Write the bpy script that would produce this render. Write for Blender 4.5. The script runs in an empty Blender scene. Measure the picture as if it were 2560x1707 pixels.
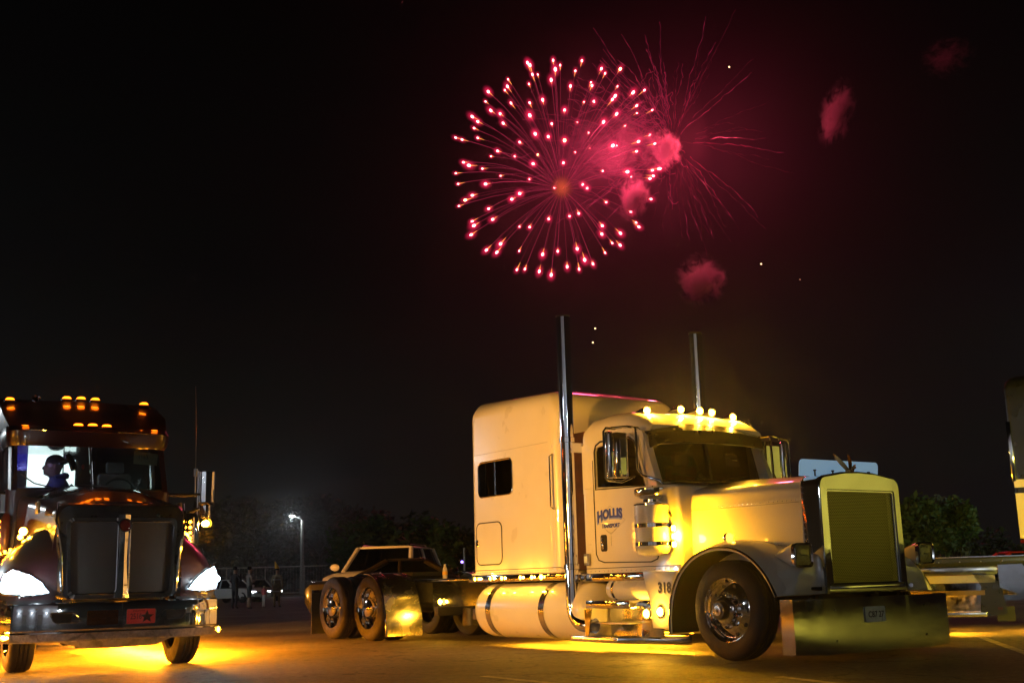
import bpy, bmesh, math, random
from mathutils import Vector, Matrix
from math import sin, cos, pi, radians, sqrt, atan2
random.seed(7)
S = bpy.context.scene
COL = S.collection

# ------------------------------------------------------------------ camera
PITCH, ROLL, HC = 0.202956540, 0.0273963878, 0.857890211
FPX = 2914.675
cp, sp = cos(PITCH), sin(PITCH)
FWD = Vector((0, cp, sp)); U0 = Vector((0, -sp, cp)); R0 = Vector((1, 0, 0))
RGT = R0 * cos(ROLL) - U0 * sin(ROLL); UPV = R0 * sin(ROLL) + U0 * cos(ROLL)
cd = bpy.data.cameras.new('camera'); cam = bpy.data.objects.new('camera', cd); COL.objects.link(cam)
m = Matrix.Identity(4)
for i, v in enumerate((RGT, UPV, -FWD)):
    for j in range(3): m[j][i] = v[j]
m[2][3] = HC
cam.matrix_world = m
cd.sensor_width = 36; cd.lens = FPX / 2560 * 36; cd.clip_start = .1; cd.clip_end = 2000
S.camera = cam

# ------------------------------------------------------------------ world (night sky), exposure
S.view_settings.view_transform = 'Standard'; S.view_settings.look = 'None'
S.view_settings.exposure = 0; S.view_settings.gamma = 1; S.view_settings.use_curve_mapping = False
W = bpy.data.worlds.new('World'); S.world = W; W.use_nodes = True
nt = W.node_tree; nt.nodes.clear()
out = nt.nodes.new('ShaderNodeOutputWorld'); bg = nt.nodes.new('ShaderNodeBackground')
tc = nt.nodes.new('ShaderNodeTexCoord'); sx = nt.nodes.new('ShaderNodeSeparateXYZ')
rp = nt.nodes.new('ShaderNodeValToRGB'); nz = nt.nodes.new('ShaderNodeTexNoise'); mp = nt.nodes.new('ShaderNodeMapping')
mx = nt.nodes.new('ShaderNodeMix'); mx.data_type = 'RGBA'; mx.blend_type = 'MULTIPLY'; mx.inputs[0].default_value = .35
nt.links.new(tc.outputs['Generated'], sx.inputs[0]); nt.links.new(sx.outputs['Z'], rp.inputs[0])
nt.links.new(tc.outputs['Generated'], mp.inputs[0]); mp.inputs['Scale'].default_value = (3, 3, 14)
nt.links.new(mp.outputs[0], nz.inputs['Vector']); nz.inputs['Scale'].default_value = 2.2; nz.inputs['Detail'].default_value = 5
e = rp.color_ramp.elements
e[0].position = 0; e[0].color = (.0064, .0066, .0060, 1)
e[1].position = .5; e[1].color = (.0006, .0005, .0005, 1)
a = e.new(.12); a.color = (.0046, .0048, .0044, 1)
a = e.new(.26); a.color = (.0018, .0018, .0017, 1)
nt.links.new(rp.outputs[0], mx.inputs[6]); nt.links.new(nz.outputs['Color'], mx.inputs[7])
nt.links.new(mx.outputs[2], bg.inputs[0]); bg.inputs[1].default_value = 1.0
nt.links.new(bg.outputs[0], out.inputs[0])
S.cycles.volume_step_rate = .5; S.cycles.volume_max_steps = 96; S.cycles.volume_bounces = 0
S.cycles.max_bounces = 8; S.cycles.sample_clamp_indirect = 4; S.cycles.sample_clamp_direct = 0
S.cycles.use_light_tree = True; S.cycles.transparent_max_bounces = 16

# ------------------------------------------------------------------ where a pixel of the 2560 px photograph points (for measuring places)
def ray(px, py): return FWD + RGT * ((px - 1280) / FPX) - UPV * ((py - 853.5) / FPX)
def at_depth(px, py, y):
    d = ray(px, py); return Vector((0, 0, HC)) + d * (y / d.y)
def on_ground(px, py):
    d = ray(px, py); return Vector((0, 0, HC)) + d * (-HC / d.z)

# ------------------------------------------------------------------ materials
MATS = {}
def nodes(name):
    m = bpy.data.materials.new(name); m.use_nodes = True
    n = m.node_tree; b = n.nodes['Principled BSDF']; MATS[name] = m
    return m, n, b
def mat(name, col, rough=.5, metal=0, coat=0, coat_rough=.04, spec=.5, var=0, vscale=6, bump=0, bscale=60, rvar=0):
    m, n, b = nodes(name)
    b.inputs['Base Color'].default_value = (*col, 1); b.inputs['Roughness'].default_value = rough
    b.inputs['Metallic'].default_value = metal; b.inputs['Coat Weight'].default_value = coat
    b.inputs['Coat Roughness'].default_value = coat_rough; b.inputs['Specular IOR Level'].default_value = spec
    t = n.nodes.new('ShaderNodeTexCoord')
    if var or rvar:
        z = n.nodes.new('ShaderNodeTexNoise'); z.inputs['Scale'].default_value = vscale; z.inputs['Detail'].default_value = 6
        n.links.new(t.outputs['Object'], z.inputs['Vector'])
        if var:
            r = n.nodes.new('ShaderNodeValToRGB')
            r.color_ramp.elements[0].position = .3; r.color_ramp.elements[1].position = .72
            r.color_ramp.elements[0].color = (*[c * (1 - var) for c in col], 1); r.color_ramp.elements[1].color = (*[min(1, c * (1 + var)) for c in col], 1)
            n.links.new(z.outputs['Fac'], r.inputs[0]); n.links.new(r.outputs[0], b.inputs['Base Color'])
        if rvar:
            q = n.nodes.new('ShaderNodeMapRange'); q.inputs['To Min'].default_value = max(0, rough - rvar); q.inputs['To Max'].default_value = rough + rvar
            q.inputs['From Min'].default_value = .3; q.inputs['From Max'].default_value = .7
            n.links.new(z.outputs['Fac'], q.inputs['Value']); n.links.new(q.outputs[0], b.inputs['Roughness'])
    if bump:
        z = n.nodes.new('ShaderNodeTexNoise'); z.inputs['Scale'].default_value = bscale; z.inputs['Detail'].default_value = 4
        n.links.new(t.outputs['Object'], z.inputs['Vector'])
        u = n.nodes.new('ShaderNodeBump'); u.inputs['Strength'].default_value = bump; u.inputs['Distance'].default_value = .02
        n.links.new(z.outputs['Fac'], u.inputs['Height']); n.links.new(u.outputs[0], b.inputs['Normal'])
    return m
def emis(name, col, strength, body=(.5, .3, .1)):
    m, n, b = nodes(name)
    b.inputs['Base Color'].default_value = (*body, 1); b.inputs['Roughness'].default_value = .25
    b.inputs['Emission Color'].default_value = (*col, 1); b.inputs['Emission Strength'].default_value = strength
    m.cycles.emission_sampling = 'NONE'      # the lamp inside (bulb below) carries the light
    return m
def bulb(parent, loc, watts, col=(1, .47, .03), r=.02):
    l = bpy.data.lights.new('bulb', 'POINT'); l.energy = watts; l.color = col; l.shadow_soft_size = r
    o = bpy.data.objects.new('bulb', l); COL.objects.link(o); o.parent = parent; o.location = loc; return o
def tube_light(parent, loc, sx, sy, watts, col=(1, .38, .012), rot=(0, 0, 0)):
    l = bpy.data.lights.new('led_tube', 'AREA'); l.shape = 'RECTANGLE'; l.size = sx; l.size_y = sy; l.energy = watts; l.color = col
    o = bpy.data.objects.new('led_tube', l); COL.objects.link(o); o.parent = parent; o.location = loc; o.rotation_euler = rot; return o
def glass(name, tint, tr):
    m, n, b = nodes(name); n.nodes.remove(b)
    o = n.nodes['Material Output']; t = n.nodes.new('ShaderNodeBsdfTransparent'); g = n.nodes.new('ShaderNodeBsdfGlossy')
    f = n.nodes.new('ShaderNodeFresnel'); f.inputs['IOR'].default_value = 1.5
    t.inputs['Color'].default_value = (*[tr * c for c in tint], 1); g.inputs['Roughness'].default_value = .02
    g.inputs['Color'].default_value = (.9, .9, .9, 1)
    mxs = n.nodes.new('ShaderNodeMixShader'); n.links.new(f.outputs[0], mxs.inputs[0])
    n.links.new(t.outputs[0], mxs.inputs[1]); n.links.new(g.outputs[0], mxs.inputs[2]); n.links.new(mxs.outputs[0], o.inputs['Surface'])
    return m
M = dict(
 white=mat('cream_white_paint', (.74, .70, .62), .32, coat=1, coat_rough=.03, var=.035, vscale=3, rvar=.06),
 maroon=mat('dark_maroon_paint', (.022, .0016, .003), .3, coat=1, coat_rough=.03, var=.15, vscale=3),
 black=mat('gloss_black_paint', (.008, .008, .009), .3, coat=1, coat_rough=.03, rvar=.05),
 chrome=mat('chrome_plate', (.82, .83, .85), .055, metal=1, rvar=.03, vscale=9, bump=.012, bscale=5),
 alu=mat('polished_aluminium', (.75, .76, .78), .14, metal=1, rvar=.06, vscale=20),
 dull=mat('brushed_steel', (.42, .41, .40), .38, metal=1, rvar=.12, vscale=30),
 rubber=mat('tyre_rubber', (.016, .015, .014), .62, spec=.3, var=.4, vscale=14, bump=.25, bscale=120, rvar=.15),
 frame=mat('black_frame_steel', (.012, .011, .010), .5, var=.4, vscale=8, rvar=.15),
 gasket=mat('black_rubber_gasket', (.008, .008, .008), .6),
 dark=mat('dark_cab_trim', (.02, .018, .016), .7, var=.3),
 seat=mat('grey_seat_cloth', (.10, .09, .08), .85, var=.25, vscale=40),
 orange=mat('orange_brown_seat_cloth', (.35, .09, .02), .8, var=.2),
 paper=mat('cream_paper', (.62, .58, .40), .8, var=.06),
 blue=mat('navy_lettering', (.015, .04, .42), .4),
 blueshadow=mat('pale_blue_letter_edge', (.24, .32, .75), .4),
 ink=mat('black_lettering', (.02, .018, .015), .4),
 line=mat('grey_thin_line', (.33, .31, .28), .5),
 glassd=glass('dark_tinted_glass', (.5, .5, .55), .10),
 glass=glass('windscreen_glass', (.9, 1, .95), .6),
 mirror=mat('mirror_glass', (.85, .87, .88), .01, metal=1),
 deflect=emis('acrylic_painted_glow', (.36, .62, .88), .34, (.5, .7, .85)),  # cool light on the deflector is put into its own glow
 amber=emis('amber_lamp_lens', (1, .47, .03), 45),
 amberhot=emis('amber_flood_lens', (1, .55, .045), 80),
 amberlow=emis('amber_step_lens', (1, .50, .03), 50),
 ambero=emis('orange_lamp_lens', (1, .20, .006), 5.5),
 amberled=emis('amber_led', (1, .33, .012), 40),
 under=emis('amber_underglow_led', (1, .40, .012), 45),
 lampoff=mat('unlit_amber_lens', (.5, .16, .01), .15, coat=1),
 headoff=mat('unlit_headlamp_lens', (.30, .30, .22), .06, metal=.6, coat=1, bump=.5, bscale=50),
 headon=emis('white_headlamp', (.80, .93, 1), 22, (.8, .8, .8)),
 post=emis('white_led_street_light', (.85, .95, 1), 90, (.8, .8, .8)),
 redplate=mat('red_plate', (.72, .07, .06), .5), whiteplate=mat('white_plate', (.74, .82, .78), .5, var=.12, vscale=30),
 plateink=mat('red_brown_plate_ink', (.16, .01, .01), .5), star=mat('dark_star_print', (.05, .012, .015), .5),
 galv=mat('galvanised_steel', (.38, .37, .33), .55, metal=.5, var=.15),
 bark=mat('tree_bark', (.05, .04, .03), .9, var=.3, bump=.5, bscale=20),
 leafd=mat('dark_leaves', (.03, .045, .015), .7, var=.5, vscale=.8),
 leafm=mat('mid_green_leaves', (.055, .11, .018), .6, var=.5, vscale=.9),
 leafl=mat('pale_green_leaves', (.15, .19, .11), .6, var=.4, vscale=1.1),
 skin=mat('skin', (.30, .17, .10), .55), skind=mat('brown_skin', (.14, .065, .035), .5), hair=mat('black_hair', (.008, .007, .008), .95, spec=.1, bump=.6, bscale=90),
 navy=mat('navy_hoodie_cloth', (.03, .035, .11), .85), cloth_d=mat('dark_cloth', (.03, .03, .034), .9),
 cloth_g=mat('grey_cloth', (.20, .18, .16), .9), cloth_t=mat('tan_cloth', (.26, .20, .12), .9, var=.2, vscale=9),
 cloth_p=mat('pink_red_cloth', (.45, .08, .09), .9), cloth_w=mat('pale_cloth', (.5, .48, .46), .9),
 yellow=mat('yellow_cloth', (.75, .42, .03), .8), red=mat('red_plastic', (.5, .02, .02), .4),
 screen=emis('lit_white_panel', (.86, .93, 1), 4.5, (.9, .9, .9)), bluep=emis('blue_lit_trim', (.03, .02, .9), .35, (.05, .05, .4)),
 plastic=mat('clear_bottle_plastic', (.55, .5, .4), .12, coat=1), white2=mat('white_car_paint', (.72, .72, .72), .3, coat=1, coat_rough=.03),
 olive=mat('dark_car_paint', (.035, .028, .015), .3, coat=1, coat_rough=.04),
 concrete=mat('kerb_concrete', (.28, .27, .25), .85, var=.15), grassm=mat('grass_blades', (.035, .05, .018), .9, var=.4, vscale=2),
)

def lit_reflector():
    m, n, b = nodes('lit_reflector'); t = n.nodes.new('ShaderNodeTexCoord'); z = n.nodes.new('ShaderNodeTexVoronoi'); z.inputs['Scale'].default_value = 26
    n.links.new(t.outputs['Object'], z.inputs['Vector']); q = n.nodes.new('ShaderNodeMapRange'); q.inputs['To Min'].default_value = 14.0; q.inputs['To Max'].default_value = 2.5; q.inputs['From Max'].default_value = .7
    n.links.new(z.outputs['Distance'], q.inputs['Value']); n.links.new(q.outputs[0], b.inputs['Emission Strength']); b.inputs['Emission Color'].default_value = (.62, .86, 1, 1)
    b.inputs['Base Color'].default_value = (.7, .75, .8, 1); b.inputs['Metallic'].default_value = 1; b.inputs['Roughness'].default_value = .1; b.inputs['Coat Weight'].default_value = 1
    m.cycles.emission_sampling = 'NONE'; return m
M['reflector'] = lit_reflector()
for k_ in ('screen', 'bluep'): M[k_].cycles.emission_sampling = 'AUTO'

# ------------------------------------------------------------------ mesh builder
class MB:
    def __init__(s): s.v = []; s.f = []
    def add(s, vs, fs):
        b = len(s.v); s.v += [tuple(v) for v in vs]; s.f += [tuple(b + i for i in f) for f in fs]; return s
    def box(s, x0, x1, y0, y1, z0, z1):
        vs = [(x, y, z) for x in (x0, x1) for y in (y0, y1) for z in (z0, z1)]
        return s.add(vs, [(0, 1, 3, 2), (4, 6, 7, 5), (0, 4, 5, 1), (2, 3, 7, 6), (0, 2, 6, 4), (1, 5, 7, 3)])
    def loft(s, rings, closed=True, caps=True):
        n = len(rings[0]); vs = [p for r in rings for p in r]; fs = []
        for i in range(len(rings) - 1):
            for j in range(n if closed else n - 1):
                k = (j + 1) % n; fs.append((i * n + j, i * n + k, (i + 1) * n + k, (i + 1) * n + j))
        if caps and closed:
            fs.append(tuple(range(n - 1, -1, -1))); fs.append(tuple((len(rings) - 1) * n + j for j in range(n)))
        return s.add(vs, fs)
    def tube(s, path, r, n=10, caps=True, closed=False):
        P = [Vector(p) for p in path]; rs = r if isinstance(r, (list, tuple)) else [r] * len(P); rings = []
        t0 = (P[1] - P[0]).normalized(); ref = Vector((0, 0, 1)) if abs(t0.z) < .9 else Vector((1, 0, 0))
        u = t0.cross(ref).normalized()
        for i, p in enumerate(P):
            if closed: t = (P[(i + 1) % len(P)] - P[i - 1]).normalized()
            else: t = (P[min(i + 1, len(P) - 1)] - P[max(i - 1, 0)]).normalized()
            u = (u - t * u.dot(t)).normalized(); w = t.cross(u)
            rings.append([p + (u * cos(2 * pi * k / n) + w * sin(2 * pi * k / n)) * rs[i] for k in range(n)])
        if closed: rings.append(rings[0])
        return s.loft(rings, caps=caps and not closed)
    def cyl(s, p0, p1, r0, r1=None, n=20):
        return s.tube([p0, p1], [r0, r0 if r1 is None else r1], n)
    def lathe(s, prof, c=(0, 0, 0), axis='Y', n=40, caps=False):
        rings = []
        for r, h in prof:
            ring = []
            for k in range(n):
                a = 2 * pi * k / n; u, w = r * cos(a), r * sin(a)
                q = (u, h, w) if axis == 'Y' else ((u, w, h) if axis == 'Z' else (h, u, w))
                ring.append((q[0] + c[0], q[1] + c[1], q[2] + c[2]))
            rings.append(ring)
        return s.loft(rings, caps=caps)
    def sphere(s, c, r, nu=12, nv=8, half=None):
        r = r if isinstance(r, (tuple, list)) else (r, r, r); rings = []
        for i in range(nv + 1):
            t = pi * (i / nv) - pi / 2; t = max(-pi / 2 + .01, min(pi / 2 - .01, t))
            rings.append([(c[0] + r[0] * cos(t) * cos(2 * pi * k / nu), c[1] + r[1] * cos(t) * sin(2 * pi * k / nu), c[2] + r[2] * sin(t)) for k in range(nu)])
        return s.loft(rings)
    def prism(s, pts, axis, a, b):
        # polygon pts in the plane across axis, extruded from a to b
        def q(p, d): return {'X': (d, p[0], p[1]), 'Y': (p[0], d, p[1]), 'Z': (p[0], p[1], d)}[axis]
        return s.loft([[q(p, a) for p in pts], [q(p, b) for p in pts]])
    def strip(s, prof, axis, a, b, th=.0):
        return s
def link(name, mb, material, parent=None, smooth=True, bevel=0, angle=35, recalc=True):
    me = bpy.data.meshes.new(name); me.from_pydata(mb.v, [], mb.f)
    if recalc or bevel:
        bm = bmesh.new(); bm.from_mesh(me)
        bmesh.ops.recalc_face_normals(bm, faces=bm.faces)
        if bevel:
            es = [e for e in bm.edges if len(e.link_faces) == 2 and e.calc_face_angle(0) > radians(30)]
            bmesh.ops.bevel(bm, geom=es, offset=bevel, segments=2, affect='EDGES', profile=.5)
        bm.to_mesh(me); bm.free()
    if smooth:
        me.polygons.foreach_set('use_smooth', [True] * len(me.polygons)); me.set_sharp_from_angle(angle=radians(angle))
    mm = material if isinstance(material, (list, tuple)) else [material]
    for x in mm: me.materials.append(M[x] if isinstance(x, str) else x)
    o = bpy.data.objects.new(name, me); COL.objects.link(o)
    if parent: o.parent = parent
    return o
def thing(name, label, cat, loc=(0, 0, 0), rz=0, group=None):
    o = bpy.data.objects.new(name, None); COL.objects.link(o); o.location = loc; o.rotation_euler = (0, 0, rz)
    o.empty_display_size = .2; return tag(o, label, cat, group)
def tag(o, label=None, cat=None, group=None, kind=None):
    if label: o['label'] = label
    if cat: o['category'] = cat
    if group: o['group'] = group
    if kind: o['kind'] = kind
    return o
def dup(o, parent, loc=None, rot=None, scale=None):
    c = o.copy(); COL.objects.link(c); c.parent = parent
    if loc is not None: c.location = loc
    if rot is not None: c.rotation_euler = rot
    if scale is not None: c.scale = scale
    for ch in o.children: dup(ch, c)
    return c
def rrect(w, h, r, n=5):
    pts = []
    for cx, cy, a0 in ((w / 2 - r, h / 2 - r, 0), (-w / 2 + r, h / 2 - r, pi / 2), (-w / 2 + r, -h / 2 + r, pi), (w / 2 - r, -h / 2 + r, 1.5 * pi)):
        for i in range(n + 1):
            a = a0 + pi / 2 * i / n; pts.append((cx + r * cos(a), cy + r * sin(a)))
    return pts
def text(name, s, size, material, parent, loc, rot, depth=.002, sx=1, bold=0, warp=None, shear=0):
    cu = bpy.data.curves.new(name, 'FONT'); cu.body = s; cu.size = size; cu.extrude = depth; cu.align_x = 'CENTER'; cu.align_y = 'CENTER'
    cu.resolution_u = 3; cu.offset = bold; cu.shear = shear
    t = bpy.data.objects.new('tmp', cu); COL.objects.link(t); bpy.context.view_layer.update()
    me = bpy.data.meshes.new_from_object(t.evaluated_get(bpy.context.evaluated_depsgraph_get()))
    bpy.data.objects.remove(t)
    for v in me.vertices:
        v.co.x *= sx
        if warp: v.co = warp(v.co)
    me.name = name; me.materials.clear(); me.materials.append(M[material])
    o = bpy.data.objects.new(name, me); COL.objects.link(o); o.parent = parent; o.location = loc; o.rotation_euler = rot
    return o

# ------------------------------------------------------------------ ground
def ground():
    m, n, b = nodes('asphalt'); t = n.nodes.new('ShaderNodeTexCoord')
    def noise(sc, det, src='Object', scale=None):
        z = n.nodes.new('ShaderNodeTexNoise'); z.inputs['Scale'].default_value = sc; z.inputs['Detail'].default_value = det
        if scale:
            q = n.nodes.new('ShaderNodeMapping'); q.inputs['Scale'].default_value = scale; q.inputs['Rotation'].default_value = (0, 0, .6)
            n.links.new(t.outputs[src], q.inputs[0]); n.links.new(q.outputs[0], z.inputs['Vector'])
        else: n.links.new(t.outputs[src], z.inputs['Vector'])
        return z
    big, fine, streak = noise(.45, 6), noise(95, 3), noise(1.6, 5, 'Object', (.35, 2.6, 1))
    stones = n.nodes.new('ShaderNodeTexVoronoi'); stones.inputs['Scale'].default_value = 70; n.links.new(t.outputs['Object'], stones.inputs['Vector'])
    r = n.nodes.new('ShaderNodeValToRGB'); r.color_ramp.elements[0].position = .32; r.color_ramp.elements[1].position = .7
    r.color_ramp.elements[0].color = (.062, .058, .053, 1); r.color_ramp.elements[1].color = (.155, .146, .132, 1)
    n.links.new(big.outputs['Fac'], r.inputs[0])
    r2 = n.nodes.new('ShaderNodeValToRGB'); r2.color_ramp.elements[0].position = .36; r2.color_ramp.elements[1].position = .66
    r2.color_ramp.elements[0].color = (.55, .55, .55, 1); r2.color_ramp.elements[1].color = (1.25, 1.25, 1.25, 1)
    n.links.new(streak.outputs['Fac'], r2.inputs[0])
    r3 = n.nodes.new('ShaderNodeValToRGB'); r3.color_ramp.elements[0].position = .3; r3.color_ramp.elements[1].position = .75
    r3.color_ramp.elements[0].color = (.6, .6, .6, 1); r3.color_ramp.elements[1].color = (1.5, 1.5, 1.5, 1)
    n.links.new(fine.outputs['Fac'], r3.inputs[0])
    cr_ = n.nodes.new('ShaderNodeTexVoronoi'); cr_.feature = 'DISTANCE_TO_EDGE'; cr_.inputs['Scale'].default_value = .55
    wq = n.nodes.new('ShaderNodeVectorMath'); wq.operation = 'MULTIPLY_ADD'; wn = noise(1.3, 4); n.links.new(wn.outputs['Color'], wq.inputs[0]); wq.inputs[1].default_value = (1.4, 1.4, 0); n.links.new(t.outputs['Object'], wq.inputs[2])
    n.links.new(wq.outputs[0], cr_.inputs['Vector'])
    r4 = n.nodes.new('ShaderNodeValToRGB'); r4.color_ramp.elements[0].position = .004; r4.color_ramp.elements[1].position = .016
    r4.color_ramp.elements[0].color = (.25, .25, .25, 1); r4.color_ramp.elements[1].color = (1, 1, 1, 1); n.links.new(cr_.outputs['Distance'], r4.inputs[0])
    g5 = noise(13, 8); g5.inputs['Roughness'].default_value = .75; r5 = n.nodes.new('ShaderNodeValToRGB'); r5.color_ramp.elements[0].position = .38; r5.color_ramp.elements[1].position = .64
    r5.color_ramp.elements[0].color = (.45, .45, .45, 1); r5.color_ramp.elements[1].color = (1.5, 1.5, 1.5, 1); n.links.new(g5.outputs['Fac'], r5.inputs[0])
    def mul(a, c):
        x = n.nodes.new('ShaderNodeMix'); x.data_type = 'RGBA'; x.blend_type = 'MULTIPLY'; x.inputs[0].default_value = 1
        n.links.new(a, x.inputs[6]); n.links.new(c, x.inputs[7]); return x.outputs[2]
    n.links.new(mul(mul(mul(r.outputs[0], r2.outputs[0]), r3.outputs[0]), mul(r4.outputs[0], r5.outputs[0])), b.inputs['Base Color'])
    q = n.nodes.new('ShaderNodeMapRange'); q.inputs['From Min'].default_value = .3; q.inputs['From Max'].default_value = .7
    q.inputs['To Min'].default_value = .48; q.inputs['To Max'].default_value = .8
    n.links.new(streak.outputs['Fac'], q.inputs['Value']); n.links.new(q.outputs[0], b.inputs['Roughness'])
    ad = n.nodes.new('ShaderNodeMath'); ad.operation = 'ADD'; n.links.new(stones.outputs['Distance'], ad.inputs[0]); n.links.new(fine.outputs['Fac'], ad.inputs[1])
    u = n.nodes.new('ShaderNodeBump'); u.inputs['Strength'].default_value = .8; u.inputs['Distance'].default_value = .016
    n.links.new(ad.outputs[0], u.inputs['Height'])
    u2 = n.nodes.new('ShaderNodeBump'); u2.inputs['Strength'].default_value = .6; u2.inputs['Distance'].default_value = .05
    n.links.new(g5.outputs['Fac'], u2.inputs['Height']); n.links.new(u.outputs[0], u2.inputs['Normal'])
    n.links.new(u2.outputs[0], b.inputs['Normal'])
    mb = MB(); mb.add([(-500, -80, 0), (500, -80, 0), (500, 700, 0), (-500, 700, 0)], [(0, 1, 2, 3)])
    tag(link('ground', mb, m, smooth=False), kind='structure')
ground()
pl = mat('worn_line_paint', (.40, .37, .30), .7, var=.6, vscale=7, bump=.2)
def line(p, q, w=.10):
    p, q = Vector((*p, .004)), Vector((*q, .004)); d = (q - p).normalized(); s = Vector((-d.y, d.x, 0)) * w / 2
    mb = MB(); mb.add([p - s, q - s, q + s, p + s], [(0, 1, 2, 3)])
    tag(link('road_marking', mb, pl, smooth=False), kind='structure')
line((-.35, 11.3), (1.6, 8.2)); line((2.2, 10.35), (3.1, 8.0)); line((5.9, 15.4), (4.6, 10.0))

# ------------------------------------------------------------------ wheels
def tyre_mb(D=1.02, w=.28, rim=.325):
    R = D / 2; k = w / .28
    pr = [(rim - .012, .035 * k), (rim + .008, .008), (rim + .05, .0), (rim + .09, .001), (R - .045, .006), (R - .02, .022), (R - .004, .042), (R, .06)]
    g = []
    for y in (.095, .14, .185):
        g += [(R, y - .012), (R - .013, y - .008), (R - .013, y + .008), (R, y + .012)]
    pr += [(r, y * k) for r, y in g] + [(R, .22 * k), (R - .02, .258 * k), (R - .08, .28 * k), (rim + .01, .275 * k), (rim - .012, .245 * k)]
    mb = MB().lathe(pr, n=72)
    return mb
LUG = {}
def lug_mesh(key, L, r):
    if key not in LUG:
        mb = MB().lathe([(.002, -L), (r * .55, -L * .93), (r * .8, -L * .6), (r * .85, -.02), (r * 1.15, -.015), (r * 1.15, 0)], n=8)
        o = link('lug_nut', mb, 'chrome'); LUG[key] = o.data; bpy.data.objects.remove(o)
    return LUG[key]
def wheel(parent, x, y, kind, side=-1, rz=0, D=1.02, w=.28):
    # outer face at local y=0, body towards +y; side=+1 turns it round for the other side
    s = D / 1.02
    if kind == 'steer':
        pr = [(.333, .012), (.326, .004), (.316, .03), (.305, .062), (.286, .078), (.26, .07), (.215, .048), (.185, .036), (.15, .034), (.146, .03), (.142, -.03), (.125, -.045),
              (.10, -.05), (.075, -.06), (.055, -.085), (.03, -.095), (.003, -.097)]
    else:
        pr = [(.333, .010), (.326, .002), (.316, .02), (.305, .09), (.295, .15), (.27, .165), (.20, .17), (.16, .172), (.15, .16), (.148, .02), (.135, .0), (.10, -.012), (.05, -.02), (.003, -.022)]
    wh = link('wheel', MB().lathe(pr, n=64), 'chrome', parent)
    wh.location = (x, y, .51 * s); wh.rotation_euler = (0, 0, (0 if side < 0 else pi) + rz); wh.scale = (s, 1, s)
    ty = link('tyre', tyre_mb(), 'rubber', wh)
    yy, L = (.036, .075) if kind == 'steer' else (.172, .06)
    lm = lug_mesh(kind, L, .021)
    hm = None
    for i in range(10):
        a = 2 * pi * (i + .5) / 10
        o = bpy.data.objects.new('lug_nut', lm); COL.objects.link(o); o.parent = wh; o.location = (.172 * cos(a), yy, .172 * sin(a))
    yy2 = .062 if kind == 'steer' else .163
    for i in range(10):
        a = 2 * pi * i / 10
        if hm is None:
            mb = MB(); mb.sphere((0, 0, 0), (.032, .004, .026), 14, 6); o = link('hand_hole', mb, 'gasket', wh); hm = o.data
        else:
            o = bpy.data.objects.new('hand_hole', hm); COL.objects.link(o); o.parent = wh
        o.location = (.242 * cos(a), yy2, .242 * sin(a)); o.rotation_euler = (0, -a, 0)
        if kind == 'steer': o.rotation_euler = (0, -a, -.0)
    if kind == 'drive':
        i2 = link('inner_tyre', tyre_mb(), 'rubber', wh); i2.location = (0, .32, 0)
    if kind == 'steer':
        cap = link('hub_cap', MB().lathe([(.10, -.048), (.098, -.10), (.085, -.118), (.05, -.122), (.047, -.128), (.003, -.13)], n=32), 'black', wh)
        link('hub_ring', MB().lathe([(.052, -.1225), (.052, -.131), (.020, -.132), (.018, -.124)], n=24), 'alu', wh)
    return wh

# ================================================================== WHITE TRUCK (X forward, Y left, Z up)
A1 = -0.600548395
O1 = Vector((3.13, 13.066, 0)); RZ1 = atan2(-cos(A1), -sin(A1))
T = thing('semi_truck', 'cream white long nosed semi truck with tall chrome stacks and blue lettering on its door', 'truck', O1, RZ1)

def rr_ring(x0, x1, y0, y1, rads, z, inset=0, n=5):
    # rounded rectangle ring in plan; rads: corner radius rear, front ; z may be a function of x
    x0, x1, y0, y1 = x0 + inset, x1 - inset, y0 + inset, y1 - inset
    rr, rf = [max(.01, r - inset * .6) for r in rads]; pts = []
    for cx, cy, a0, r in ((x1 - rf, y1 - rf, 0, rf), (x0 + rr, y1 - rr, pi / 2, rr), (x0 + rr, y0 + rr, pi, rr), (x1 - rf, y0 + rf, 1.5 * pi, rf)):
        for i in range(n + 1):
            a = a0 + pi / 2 * i / n; x, y = cx + r * cos(a), cy + r * sin(a)
            pts.append((x, y, z(x) if callable(z) else z))
    return pts
def body_box(x0, x1, hw, z0, ztop, rads, er=.18, crown=.03, lean=0):
    rings = [rr_ring(x0, x1, -hw, hw, rads, z0), rr_ring(x0, x1, -hw, hw, rads, lambda x: z0 + (ztop(x) - er - z0) * .5)]
    for i in range(7):
        a = pi / 2 * i / 6
        rings.append(rr_ring(x0, x1, -hw, hw, rads, lambda x, a=a: ztop(x) - er * (1 - sin(a)), inset=er * (1 - cos(a))))
    for t in (.45, .8):
        q = rr_ring(x0, x1, -hw, hw, rads, lambda x: ztop(x) + crown * t, inset=er + (hw - er) * t * .9); rings.append(q)
    return MB().loft(rings)
def lerpf(pts):
    def f(x):
        for (a, b), (c, d) in zip(pts, pts[1:]):
            if x <= c or (c, d) == pts[-1]: return b + (d - b) * max(0, min(1, (x - a) / (c - a)))
    return f
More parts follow.
